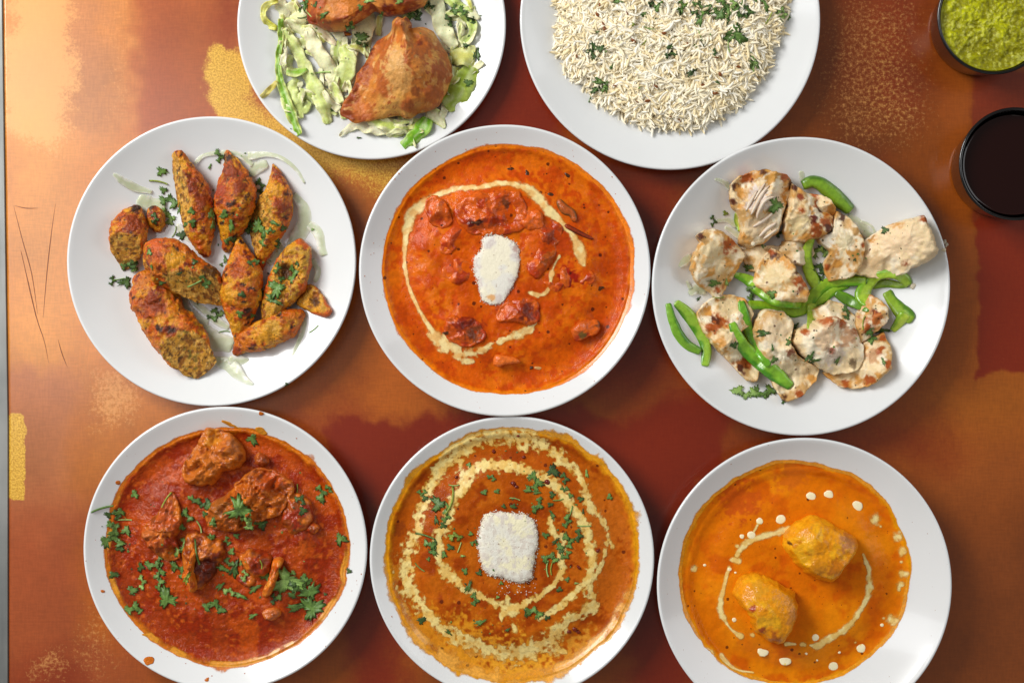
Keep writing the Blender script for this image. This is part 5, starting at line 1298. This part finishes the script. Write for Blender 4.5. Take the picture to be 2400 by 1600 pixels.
# bedding shreds under everything
REG = [(430, 100), (500, 300), (520, 550), (560, 780), (700, 700), (760, 300), (900, 450), (1000, 900), (1250, 1020), (1400, 1040), (1600, 980), (1750, 850), (1880, 720), (1950, 480), (1920, 300), (1820, 120), (1700, 40), (1000, 120), (620, 420), (860, 650), (1150, 950), (700, 100), (1980, 560), (1500, 60), (640, 840), (850, 250), (1900, 100)]
for i, (x, y) in enumerate(REG):
    a = rr.uniform(0, 3.14); L = rr.uniform(160, 300); w = rr.uniform(60, 130)
    b = rr.uniform(-60, 60)
    c_ = rr.choice([(LG, LW, 'pale green lettuce shred'), (LW, (232, 224, 190), 'creamy white lettuce rib'), ((206, 214, 140), LW, 'light lettuce shred'), ((172, 186, 96), LW, 'mid green lettuce shred')])
    lettuce([(x - L / 2 * math.cos(a), y - L / 2 * math.sin(a), w * .6), (x - b * math.sin(a), y + b * math.cos(a), w), (x + L / 2 * math.cos(a), y + L / 2 * math.sin(a), w * .5)], 300 + i, c_[0], c_[1], c_[2], ruffle=3.0)
for i in range(34):
    x, y = [(rr.uniform(440, 640), rr.uniform(50, 950)), (rr.uniform(640, 1200), rr.uniform(250, 900)), (rr.uniform(1750, 2030), rr.uniform(0, 750)), (rr.uniform(1000, 1700), rr.uniform(950, 1090))][(0, 1, 1, 2, 3, 1)[i % 6]]
    if i % 6 in (1, 2, 5) and y > 600: x = min(x, 960)
    a = 1.2 + rr.gauss(0, .5) if i % 6 != 4 else rr.uniform(-.4, .4); L = rr.uniform(150, 330); w = rr.uniform(34, 84); b = rr.uniform(-50, 50)
    c_ = [(LG, LW, 'slender pale green shred'), (LW, (236, 228, 198), 'slender white rib shred'), ((204, 206, 110), LW, 'slender yellow shred'), ((214, 220, 150), (236, 236, 190), 'slender light shred')][i % 4]
    lettuce([(x - L / 2 * math.cos(a), y - L / 2 * math.sin(a), w * .7), (x - b * math.sin(a), y + b * math.cos(a), w), (x + L / 2 * math.cos(a), y + L / 2 * math.sin(a), w * .6)], 600 + i, c_[0], c_[1], c_[2], ruffle=4.5, lift=2.0)
for i, (p, c1, c2, d_) in enumerate([
    ([(400, 10, 40), (300, 50, 54), (275, 130, 54), (320, 205, 60), (390, 240, 50)], (200, 196, 60), (216, 210, 110), 'yellow green curled lettuce hook'),
    ([(425, 160, 50), (420, 350, 50), (400, 500, 50), (412, 650, 60), (450, 780, 76), (500, 930, 86), (575, 1130, 60)], LB, (196, 206, 120), 'long dark edged lettuce strip'),
    ([(560, 660, 60), (510, 740, 110), (540, 850, 120), (610, 910, 110), (660, 850, 60)], LG, (206, 214, 140), 'lettuce strip bent into a loop'),
    ([(390, 680, 46), (335, 750, 56), (255, 815, 40)], (190, 176, 80), (214, 204, 130), 'yellow lettuce tip reaching the rim'),
    ([(450, 180, 90), (560, 240, 90), (640, 300, 60)], LW, LG, 'creamy white lettuce rib'),
    ([(640, 230, 80), (700, 380, 120), (780, 500, 130), (850, 620, 120), (870, 760, 90)], LW, (226, 214, 176), 'creamy white lettuce rib'),
    ([(700, 200, 60), (790, 290, 70), (880, 380, 50)], (226, 206, 170), LW, 'pinkish lettuce rib'),
    ([(450, 240, 60), (560, 430, 100), (640, 600, 110), (720, 760, 130), (780, 880, 130), (815, 1035, 60)], LG, (222, 224, 160), 'broad straight lettuce strip'),
    ([(940, 380, 90), (985, 500, 150), (950, 640, 150), (905, 770, 70)], (200, 212, 120), (222, 226, 160), 'wide glossy lettuce piece'),
    ([(1185, 60, 20), (1140, 160, 150), (1110, 260, 190), (1080, 350, 90)], (222, 222, 170), LW, 'pointed pale lettuce piece standing up'),
    ([(1268, 90, 20), (1245, 190, 60), (1235, 300, 50)], (200, 208, 120), LW, 'narrow lettuce blade'),
    ([(850, 690, 60), (880, 760, 80), (930, 860, 50)], LG, LW, 'pale green lettuce shred'),
    ([(780, 760, 30), (830, 850, 60), (910, 920, 70)], LW, (226, 216, 186), 'creamy white lettuce rib'),
    ([(910, 1138, 16), (980, 1085, 60), (1060, 1040, 90), (1150, 1050, 130), (1260, 1080, 110), (1320, 1110, 40)], (226, 220, 190), LW, 'wavy white lettuce rib'),
    ([(1150, 1000, 80), (1290, 1040, 110), (1400, 1085, 90), (1480, 1070, 40)], (196, 210, 110), LW, 'light lettuce shred'),
    ([(1300, 1120, 40), (1400, 1095, 36), (1490, 1120, 30), (1550, 1235, 14)], (214, 214, 160), LW, 'thin trailing lettuce thread'),
    ([(1650, 990, 110), (1600, 1080, 130), (1530, 1150, 110), (1440, 1225, 80)], (110, 170, 30), (150, 196, 60), 'bright green lettuce piece'),
    ([(1640, 930, 100), (1720, 970, 120), (1770, 1040, 60), (1790, 1075, 20)], LW, (196, 206, 130), 'pale ribbed lettuce corner'),
    ([(1440, 960, 60), (1490, 1000, 70), (1520, 1040, 20)], LW, (226, 206, 180), 'creamy white lettuce rib'),
    ([(1780, 880, 160), (1880, 800, 220), (1960, 680, 200), (2020, 560, 110)], (150, 172, 50), (178, 196, 90), 'olive green broad lettuce leaf'),
    ([(1830, 460, 120), (1940, 470, 190), (2045, 480, 170)], (206, 204, 110), (220, 220, 140), 'square yellow lettuce piece'),
    ([(1890, 560, 90), (1880, 650, 80), (1820, 710, 50)], (186, 190, 90), LW, 'pale green lettuce shred'),
    ([(1710, -60, 100), (1740, 120, 150), (1800, 280, 150), (1880, 400, 80)], (220, 222, 176), LW, 'wide white lettuce blade'),
    ([(1800, -40, 80), (1930, 80, 110), (2010, 180, 90), (2020, 280, 70), (1930, 370, 50)], (180, 200, 100), (200, 212, 130), 'curved green lettuce strip'),
    ([(2050, 260, 20), (2000, 350, 30), (1930, 390, 30)], LW, LW, 'thin white lettuce thread'),
    ([(1960, -40, 30), (2000, 30, 40), (2015, 80, 20)], (200, 196, 80), LW, 'thin yellow lettuce tip'),
    ([(500, 20, 110), (560, 130, 130), (640, 190, 90)], (226, 220, 160), LW, 'pale crumpled lettuce'),
    ([(460, 400, 30), (440, 560, 60), (480, 600, 60)], LW, (230, 220, 200), 'short white lettuce rib'),
    ([(470, 600, 70), (560, 610, 80), (640, 580, 30)], (140, 184, 60), LG, 'short green lettuce tab')]):
    lettuce(p, 340 + i, c1, c2, d_, lift=1.6)
SB, SG, SR = (200, 122, 46), (214, 154, 74), (136, 58, 18)
def samosa_h(X, Y, t, prof):
    bulge = 40 * np.exp(-(((X - 1480) / 330) ** 2 + ((Y - 560) / 400) ** 2) * 1.0)
    tip = 24 * np.exp(-(((X - 1420) / 70) ** 2 + ((Y - 180) / 100) ** 2))
    # seam from the tip to the lower left corner
    xs = 1350 - (Y - 230) * .30 - np.clip(Y - 650, 0, 400) * .22
    xs = xs + 9 * np.sin(Y / 47.0) + 5 * np.sin(Y / 19.0)
    seam = np.exp(-((X - xs) / 20) ** 2)
    left = smooth((xs - X) / 60)
    an = np.arctan2(Y - 150, X - 1430); dt = np.hypot(X - 1430, Y - 150)
    pleat = 3.2 * np.sin(an * 9 + dt / 140) * np.exp(-((dt - 130) / 150) ** 2)
    ridge = 7 * np.exp(-np.abs(X - (1460 + (Y - 200) * .10)) / 60) * smooth((Y - 150) / 100) * smooth((620 - Y) / 300)
    h = bulge * (1 - .35 * left) + tip + pleat + ridge - 4.5 * seam * smooth((Y - 200) / 200) * (1.2 - Y / 1000.0)
    crimp = np.exp(-((t - .93) / .07) ** 2) * left * (1.6 + 1.2 * np.sin(Y / 14.0))
    return np.clip(h, 4, 60) * np.clip(prof * 1.35, 0, 1) + crimp
o = blob('samosa', D, FG, [(1345, 150), (1380, 118), (1430, 128), (1465, 108), (1505, 180), (1490, 215), (1600, 195), (1690, 240), (1755, 350), (1825, 470), (1850, 580), (1825, 700), (1780, 800), (1735, 870), (1640, 915), (1560, 935), (1480, 972), (1400, 955), (1300, 962), (1160, 990), (1030, 1012), (955, 975),
     (905, 925), (925, 840), (985, 745), (1020, 670), (1045, 590), (1100, 510), (1160, 410), (1205, 320), (1290, 272), (1335, 225)], 40, 5, M['pastry'], SB,
     [(SG, 24, .54, .3, 0), ((176, 92, 36), 16, .62, .25, .1), ((214, 160, 96), 6, .72, .15, 0), ((160, 74, 28), 3.2, .80, .1, 0)],
     [(960, 930, 80, SR), (1000, 800, 60, (150, 66, 26)), (1060, 600, 50, (152, 66, 26)), (1150, 430, 40, (120, 44, 22)), (1180, 390, 24, (90, 30, 16)), (1210, 320, 50, (160, 76, 30)), (1110, 530, 44, SR), (1030, 700, 50, SR), (1380, 560, 130, (208, 156, 88)), (1420, 700, 120, (204, 148, 80)), (1420, 330, 70, (196, 110, 40)),
      (1600, 420, 120, (180, 96, 34)), (1760, 600, 110, (170, 84, 30)), (1700, 780, 110, (176, 92, 36)), (1590, 380, 30, (140, 60, 24)), (1560, 500, 20, (220, 160, 90)), (1550, 780, 40, (150, 80, 30)), (1420, 180, 40, (206, 130, 76)), (1470, 170, 30, (150, 70, 36)), (1200, 640, 40, (200, 130, 60)), (1090, 880, 80, (196, 110, 44))],
     400, hfun=samosa_h, lump=(14, .04), fine=(2.2, .45), rough_edge=(6, .9), center=(1450, 560), nseg=260)
tag(o, 'whole golden samosa standing on lettuce with a dark crimped left edge', 'samosa', 'fried samosas on lettuce')
def samosa2_h(X, Y, t, prof):
    ridge = 1 - np.clip(np.abs(X - 1000) / 900, 0, 1)
    fold = 5 * smooth((730 - X) / 20)
    return (22 * ridge + 6) * np.clip(prof * 1.5, 0, 1) - fold * (prof > .2) + 2.5 * np.exp(-((X - 1240) / 60) ** 2)
o = blob('samosa', D, FG, [(560, -320), (560, -100), (610, 40), (640, 170), (700, 195), (760, 222), (830, 246), (930, 248), (1000, 210), (1080, 160), (1150, 110), (1210, 80), (1290, 125), (1380, 118), (1480, 90), (1580, 50), (1620, 20), (1680, -120), (1500, -330), (1000, -420)], 24, 6, M['pastry'], (184, 96, 36),
     [((206, 128, 52), 22, .55, .3, 0), ((150, 62, 24), 12, .64, .2, .12), ((216, 150, 80), 5, .74, .14, 0)], [(830, 205, 24, (120, 50, 20)), (1000, 60, 110, (206, 120, 40)), (640, 150, 60, (150, 56, 26)), (760, 60, 60, (176, 84, 30)), (1320, 80, 60, (120, 40, 16)), (1500, 20, 100, (150, 66, 26))],
     401, hfun=samosa2_h, lump=(14, .06), fine=(2.4, .5), rough_edge=(6, .8), center=(1080, -80))
tag(o, 'second samosa, mostly beyond the upper picture edge, behind the whole one', 'samosa', 'fried samosas on lettuce')
pos, _ = pick(*FG.px(970, 290)); o = blob('carrot_shred', D, FG, oval(970, 290, 44, 16, 10, 9), 2, 0, M['coated'], (220, 120, 30), (), (), 402, zbase=pos.z, zref=pos.z); tag(o, 'orange carrot shred between the two samosas', 'carrot')
herbs(FG, D, [(620, 32, 100, 'l', 40, 0), (582, 80, 76, 'n', 60, 1), (655, 120, 110, 's', -50, 2), (606, 150, 90, 's', 10, 1), (708, 50, 60, 'l'), (772, 130, 110, 'n', 30, 0), (988, 208, 120, 'f', -20, 0), (1078, 318, 140, 'l', 10, 0), (1130, 378, 56, 'l', 0, 1), (1145, 10, 110, 'n', 0, 2), (1545, 120, 170, 'f', 20, 1), (1500, 130, 90, 'l', 0, 0), (1652, 70, 120, 'f', 90, 1), (1255, 105, 90, 'f', 0, 0),
    (1410, 12, 80, 'l', 0, 2), (1820, 180, 110, 'f', 30, 1), (1858, 80, 110, 'n', 60, 0), (1912, 110, 150, 'f', 70, 0), (2010, 170, 100, 'f', 60, 1), (1960, 100, 60, 'l', 0, 1), (2060, 450, 150, 'n', 80, 1), (1985, 700, 90, 'l', 20, 0), (755, 606, 160, 's', 5, 2), (846, 926, 30, 'l', 0, 1), (1067, 1152, 50, 'n', 0, 1), (2090, 134, 30, 'n', 0, 1), (1970, 380, 100, 'n', 0, 1), (1990, 300, 26, 'l', 0, 1), (1970, 245, 24, 'l', 0, 1), (505, 1078, 14, 'l', 0, 1), (1090, 60, 60, 'l')])

# ================================================================== RICE BOWL (view H)
D = DISHES['rice']
ZR = 16
RO = [(390, -120), (330, -20), (345, 80), (335, 200), (320, 310), (360, 430), (430, 560), (560, 650), (660, 780), (800, 850), (930, 930), (1050, 965), (1180, 950), (1290, 960), (1430, 940), (1600, 840), (1710, 750), (1810, 650), (1900, 520), (1930, 380), (1990, 260), (2020, 130), (2040, 0), (2040, -140)]
ro = catmull(np.array(RO + [(1700, -520), (1170, -640), (650, -480)], float), 200, True)
rx, ry = FH.at(ro[:, 0], ro[:, 1], 12)
rcx, rcy = rx.mean(), ry.mean()
ra = np.arctan2(ry - rcy, rx - rcx); order = np.argsort(ra); ras, rrs = ra[order], np.hypot(rx - rcx, ry - rcy)[order]
def mound(x, y):
    th = np.arctan2(y - rcy, x - rcx); R = np.interp(th, ras, rrs, period=2 * math.pi)
    t = np.clip(np.hypot(x - rcx, y - rcy) / R, 0, 1.2)
    zf = D.zat(x, y)
    hp = 23 * np.sqrt(np.clip(1 - t ** 3, 0, 1)) + (fbm(np.c_[x, y], 17, 3, 5) - .5) * 8 * np.clip(1.15 - t, 0, 1)
    return np.maximum(np.maximum(zf * .75, 3.5) + hp, zf + .3), t
root = empty('rice_mound', (float(rcx), float(rcy), 4.0))
tag(root, 'heap of loose white long grain rice with cumin in the upper bowl', 'rice')
# grain meshes
def grain_mesh(seed, L=12.0, r=1.6):
    rg = random.Random(seed)
    n, m = 8, 6
    bend = rg.choice([-1, 1]) * rg.uniform(.02, .24) * L
    V = []
    for i in range(n):
        s = i / (n - 1) * 2 - 1
        rad = r * (max(0.0, 1 - abs(s) ** 7)) ** .5 * (1 - .08 * abs(s)) * rg.uniform(.93, 1.07)
        rad = max(rad, .25 * r)
        cx_, cy_ = s * L / 2, bend * (s * s - .4)
        for j in range(m):
            a = 6.2832 * j / m
            V.append((cx_, cy_ + rad * math.cos(a), rad * .9 * math.sin(a)))
    V = np.array(V)
    f = grid_faces(n, m, True, flip=True) + [list(range(m)), [m * (n - 1) + j for j in range(m)][::-1]]
    return V, f
GV = [grain_mesh(i, L=rr.uniform(10, 18.5), r=rr.uniform(.95, 1.3)) for i in range(9)]
gcol = [lin((248, 236, 204)), lin((250, 240, 214)), lin((244, 226, 182)), lin((252, 246, 228))]
GM = []
for vi, (V, f) in enumerate(GV):
    me = bpy.data.meshes.new('rice_grain'); me.from_pydata((V / 1000).tolist(), [], f)
    me.polygons.foreach_set('use_smooth', [True] * len(me.polygons))
    a = me.color_attributes.new('col', 'FLOAT_COLOR', 'POINT'); a.data.foreach_set('color', np.tile(np.r_[gcol[vi % 4], 1], (len(V), 1)).astype(np.float32).ravel())
    me.materials.append(M['rice']); GM.append(me)
rs = np.random.RandomState(3)
N = 5600
pts = []
while len(pts) < N:
    x = rs.uniform(rx.min(), rx.max()); y = rs.uniform(ry.min(), min(ry.max(), 300))
    X_, Y_ = FH.back(x, y, ZR)
    if Y_ < -260: continue
    th = math.atan2(y - rcy, x - rcx); R = np.interp(th, ras, rrs, period=2 * math.pi)
    if math.hypot(x - rcx, y - rcy) < R * rs.uniform(.93, 1.03): pts.append((x, y))
pts = np.array(pts)
mz, mt = mound(pts[:, 0], pts[:, 1])
ang = rs.uniform(0, 6.283, N) ; ang2 = (fbm(pts, 9, 2, 3) - .5) * 9
ang = np.where(rs.rand(N) < .55, ang2, ang)
tilt = rs.normal(0, .2, N)
layer_z = rs.uniform(-2.0, 1.5, N)
from mathutils import Matrix
bigP, bigF, bigC = [], [], []
off = 0
order = np.argsort(layer_z)
inview = [i for i in order[::-1] if FH.back(pts[i, 0], pts[i, 1], ZR)[1] > 0][:300]
inset = set(int(i) for i in inview)
for i in range(N):
    vi = i % 9
    mat_ = Matrix.Translation(((pts[i, 0]), (pts[i, 1]), mz[i] + layer_z[i] + .6)) @ Matrix.Rotation(ang[i], 4, 'Z') @ Matrix.Rotation(tilt[i], 4, 'Y')
    if i in inset:
        o = bpy.data.objects.new('rice_grain', GM[vi]); COL.objects.link(o); o.parent = root
        t_ = mat_.translation
        o.location = ((t_.x - rcx) / 1000, (t_.y - rcy) / 1000, (t_.z - 4.0) / 1000)
        o.rotation_euler = mat_.to_euler()
    else:
        V, f = GV[vi]
        A = np.array(mat_)
        bigP.append(V @ A[:3, :3].T + A[:3, 3]); bigC.append(np.tile(gcol[(i * 7) % 4] * rs.uniform(.92, 1.05), (len(V), 1)))
        bigF += [[a + off for a in q] for q in f]; off += len(V)
# the packed body of the heap below the loose grains
gx, gy = np.meshgrid(np.linspace(rx.min(), rx.max(), 120), np.linspace(ry.min(), ry.max(), 120))
gp = np.c_[gx.ravel(), gy.ravel()]
z_, t_ = mound(gp[:, 0], gp[:, 1]); zz_ = np.where(t_ < .97, z_ - 2.2, D.zat(gp[:, 0], gp[:, 1]) - 1.0)
bigP.append(np.c_[gp, zz_]); bigC.append(np.tile(lin((240, 214, 160)), (len(gp), 1)))
ff = np.array(grid_faces(120, 120, flip=True)); keep = (t_[ff] < 1.02).all(axis=1)
bigF += (ff[keep] + off).tolist()
o = mesh_object('packed_rice_grains', np.vstack(bigP), bigF, M['rice'], root, col=np.vstack(bigC), reg=True); tag(o, kind='stuff')
for i, (x, y, a) in enumerate([(655, 45, 80), (637, 108, 60), (1415, 636, 0), (1520, 696, 5), (930, 760, 30), (1010, 752, -10), (855, 100, 60), (1070, 645, 40), (1182, 872, 20), (1140, 250, 10), (1310, 330, 60), (690, 220, 80), (680, 180, 60), (1640, 420, 20), (1550, 560, 60), (760, 640, 10), (1250, 900, 70), (1680, 500, 10), (905, 300, 50), (480, 420, 70), (1525, 430, 0)]):
    pos, _ = pick(*FH.px(x, y))
    o = blob('cumin_seed', D, FH, oval(x, y, 18, 7, a, 9, .05), 1.6, 0, M['coated'], (128, 72, 28), (), (), 500 + i, zbase=pos.z + .2, zref=pos.z)
    HERBS.append((o, *[float(v) for v in FH.px(x, y)], 0, 'cumin', 0, None, D, None))
herbs(FH, D, [(785, 10, 100, 'n', -10, 0), (1080, 25, 120, 'f', -10, 0), (990, 115, 76, 'f', 80, 0), (905, 182, 36, 'l', 0, 3), (1022, 216, 80, 's', -15, 0), (633, 240, 44, 'n', 20, 0), (985, 323, 44, 's', 50, 3), (618, 385, 150, 'f', 110, 1), (602, 420, 110, 'n', 100, 1), (700, 386, 36, 'n', 30, 0), (1170, 388, 120, 'f', -15, 1), (742, 500, 66, 'n', 70, 0), (1500, 392, 76, 'f', 0, 1), (1430, 337, 46, 'f'),
    (1335, 538, 110, 'n', 35, 1), (1530, 612, 60, 'n', -40, 1), (655, 610, 130, 'n', -20, 0), (700, 650, 130, 'n', 75, 0), (625, 665, 130, 'n', 10, 1), (590, 720, 100, 's', 60, 1), (1255, 45, 120, 'f', 0, 0), (1305, 25, 90, 's', 30, 3), (1385, 45, 90, 'f', 60, 0), (1440, 75, 110, 'f', -40, 0), (1400, 150, 130, 'n', 70, 0), (1555, 50, 190, 'f', 0, 0), (1600, 105, 90, 'f', 0, 2), (1530, 130, 110, 'n', 10, 0),
    (1665, 255, 200, 'l', 80, 0), (1610, 350, 80, 's', 100, 2), (1660, 95, 140, 'f', 70, 0), (1745, 88, 120, 'f', 0, 1), (1700, 20, 130, 'f', -40, 0), (1900, 60, 120, 'n', 120, 0), (1915, 140, 100, 's', 60, 3), (2010, 105, 110, 'f', 0, 2), (2055, 130, 60, 'f', 0, 0), (1980, 90, 70, 'l', 0, 2), (1795, 460, 180, 'n', 110, 2), (1402, 262, 90, 's', 110, 2), (1840, 0, 90, 'f'), (1500, 90, 80, 'f'), (1365, 110, 90, 'f', 60, 1), (1030, 35, 60, 'l'), (1600, 160, 70, 'f', 0, 1), (1640, 30, 100, 'f', 0, 2)])

# ================================================================== CUPS (view I and photograph pixels)
def cup(px, py, rim, rtop_px, rbase_px, label):
    x, y = at(px, py, rim); x, y = float(x), float(y)
    rt = rtop_px * K * (H - rim) / H; rb = rbase_px * K
    root = empty('sauce_cup', (x, y, 0))
    tag(root, label, 'cup', 'black sauce cups at the right')
    th = 2.0
    prof = [(0.01, 1.2), (rb * .8, 1.2), (rb - 3, 0.2), (rb - 1, 0.0), (rb, 1.0)]
    for s in np.linspace(.08, 1, 14): prof.append((rb + (rt - 1.4 - rb) * s ** .8, 1 + (rim - 3.0) * s))
    for a in np.linspace(0, math.pi, 7): prof.append((rt - 1.3 + 1.3 * math.cos(a), rim - 1.3 + 1.3 * math.sin(a)))
    for s in np.linspace(.95, .1, 12): prof.append((rb - th + (rt - 2.6 - rb + th) * s ** .8, 3 + (rim - 5) * s))
    prof += [(rb * .6, 4), (0.01, 4)]
    n = 128; a = np.linspace(0, 2 * math.pi, n, endpoint=False); rows = np.array(prof)
    V = np.empty((len(rows), n, 3)); V[:, :, 0] = x + rows[:, 0][:, None] * np.cos(a); V[:, :, 1] = y + rows[:, 0][:, None] * np.sin(a); V[:, :, 2] = rows[:, 1][:, None]
    o = mesh_object('cup_wall', V.reshape(-1, 3), grid_faces(len(rows), n, True, flip=True), M['black_plastic'], root, reg=True)
    return x, y, rt, rb
x, y, rt, rb = cup(2331, 41, 46, 134, 111, 'black plastic cup of chunky green chutney in the upper right corner')
def disc(name, x, y, R, z, mat, colf, rip, seed, nr=70, ns=260, edge=2.0, jag=0):
    a = np.linspace(0, 2 * math.pi, ns, endpoint=False); t = np.linspace(0, 1, nr)
    X = x + t[:, None] * R * np.cos(a); Y = y + t[:, None] * R * np.sin(a)
    P2 = np.c_[X.ravel(), Y.ravel()]; tt = np.repeat(t, ns)
    h = np.zeros(len(P2))
    for (sc, am) in rip: h += (fbm(P2, sc, 3, seed + sc) - .5) * 2 * am
    P = np.c_[P2, z + h * np.clip((1 - tt) * 8, 0, 1) + .6 * smooth((tt - .97) / .03)]
    return mesh_object(name, P, grid_faces(nr, ns, True), mat, col=colf(P, h), reg=True)
def chut_col(P, h):
    q = smooth((h + .8) / 3.2)[:, None]
    c = lin((140, 136, 2)) * (1 - q) + lin((190, 192, 12)) * q
    sp = smooth((fbm(P, 2.4, 3, 61) - .66) / .1)[:, None]
    return c * (1 - sp * .6) + lin((206, 206, 96)) * sp * .6
o = disc('green_chutney', x, y, rt - 3.6, 41.5, M['chutney'], chut_col, [(26, 1.6), (7, 1.9), (2.6, .8)], 70)
tag(o, 'chunky yellow green chutney filling the upper black cup', 'chutney')
x, y, rt, rb = cup(2381, 384, 46, 133, 111, 'black plastic cup of dark liquid sauce at the right picture edge')
o = disc('tamarind_sauce', x, y, rt - 5.2, 38.0, M['dark_sauce'], lambda P, h: np.tile(lin((30, 6, 4)), (len(P), 1)), [(60, .15)], 72)
tag(o, 'smooth almost black sauce filling the lower black cup', 'sauce')

# finely chopped cilantro too small to pick apart
rg = random.Random(21); vv, fc, cc = [], [], []
for F_, spots_ in ((FA, [(700, 520, 260), (600, 850, 220), (1080, 880, 200), (900, 420, 200)]), (FC, [(600, 700, 260), (850, 900, 300), (700, 480, 200), (1050, 600, 200)]), (FD, [(600, 800, 380), (1150, 1020, 260), (250, 750, 120), (1100, 560, 200), (450, 1000, 200)]),
                   (FE, [(1050, 480, 200), (1130, 780, 180), (520, 720, 180), (650, 1050, 250), (800, 500, 260)]), (FG, [(1600, 100, 200), (1850, 150, 200), (700, 100, 160)]), (FH, [(1600, 80, 260), (900, 300, 500), (1300, 500, 500)])):
    for (x0, y0, R0) in spots_:
        for i in range(9):
            a = rg.uniform(0, 6.283); r = R0 * math.sqrt(rg.random())
            X, Y = F_.px(x0 + r * math.cos(a), y0 + r * math.sin(a))
            p_, ob = pick(float(X), float(Y))
            if p_.z < 3: continue
            q = rg.uniform(.5, 1.25); k0 = len(vv); n_ = rg.choice([5, 6, 7]); an = rg.uniform(0, 6.28); el = rg.uniform(.4, .9)
            for j in range(n_):
                t_ = 6.283 * j / n_; rr_ = q * rg.uniform(.55, 1.3); u, v = rr_ * math.cos(t_), rr_ * math.sin(t_) * el
                vv.append((p_.x + u * math.cos(an) - v * math.sin(an), p_.y + u * math.sin(an) + v * math.cos(an), p_.z + rg.uniform(.1, .4)))
            vv.append((p_.x, p_.y, p_.z + .7))
            for j in range(n_): fc.append([k0 + j, k0 + (j + 1) % n_, k0 + n_])
            cl = lin(rg.choice([(58, 90, 26), (40, 66, 20), (100, 136, 52), (78, 112, 40)])); cc += [cl] * (n_ + 1)
o = mesh_object('chopped_cilantro_flecks', np.array(vv), fc, M['herb'], col=np.array(cc))
tag(o, 'tiny chopped cilantro flecks sprinkled over kebabs, chicken, curries, salad and rice', 'herb', None, 'stuff')

# dried specks of sauce on the rims of the curry bowls, too small to pick apart
for S_, colr, nsp, sd in ((S1, (176, 92, 40), 46, 1), (S2, (170, 84, 30), 34, 2), (S3, (170, 100, 40), 22, 3), (S4, (150, 100, 50), 34, 4)):
    rg = random.Random(sd); Dd = S_.dish; vv, fc = [], []
    for i in range(nsp):
        a = rg.uniform(0, 6.283); r = Dd.R * (rg.uniform(.86, .985) if rg.random() < .8 else rg.uniform(.9, .95)); q = rg.choice([.2, .25, .3, .3, .45, .6]) * rg.uniform(.7, 1.2)
        x, y = Dd.x + r * math.cos(a), Dd.y + r * math.sin(a)
        z, ob = cast_down(x, y)
        if ob is not Dd.obj: continue
        k0 = len(vv)
        for j in range(6): vv.append((x + q * math.cos(j * 1.047) * rg.uniform(.6, 1.3), y + q * math.sin(j * 1.047) * rg.uniform(.6, 1.3), float(Dd.zin(r)) + .03))
        vv.append((x, y, float(Dd.zin(r)) + .22))
        for j in range(6): fc.append([k0 + j, k0 + (j + 1) % 6, k0 + 6])
    tag(mesh_object('sauce_specks', np.array(vv), fc, M['coated'], S_.obj, col=np.tile(lin(colr), (len(vv), 1))), kind='stuff')

# ------------------------------------------------------------------ labels of the many small things
WORD = {'f': 'cilantro sprig', 'l': 'cilantro leaf', 'n': 'cilantro shred', 's': 'cilantro stalk', 'lentil': 'round dark lentil', 'cumin': 'brown cumin seed'}
TONE = ['green', 'dark green', 'light green', 'yellowish green']
groups = {}
for (o, px, py, S, kind, tone, ob, dish, c) in HERBS:
    if kind in ('lentil', 'cumin'): desc = WORD[kind]
    else:
        size = 'tiny' if S < 6 else 'small' if S < 10 else 'medium' if S < 15 else 'big'
        if kind == 's': size = 'short' if S < 12 else 'long'
        desc = '%s %s %s' % (size, TONE[tone], WORD[kind])
    groups.setdefault((kind if kind in ('lentil', 'cumin') else 'herb', dish.key), []).append((o, px, py, desc, dish))
for (k, dk), items in groups.items():
    cat = {'herb': 'herb', 'lentil': 'lentil', 'cumin': 'cumin seed'}[k]
    label_many(items, cat, {'herb': 'cilantro scattered on the ', 'lentil': 'whole lentils in the ', 'cumin': 'cumin seeds in the '}[k] + DW[dk], DW)
label_many(LET, 'lettuce', 'shredded lettuce on the samosa plate', DW)
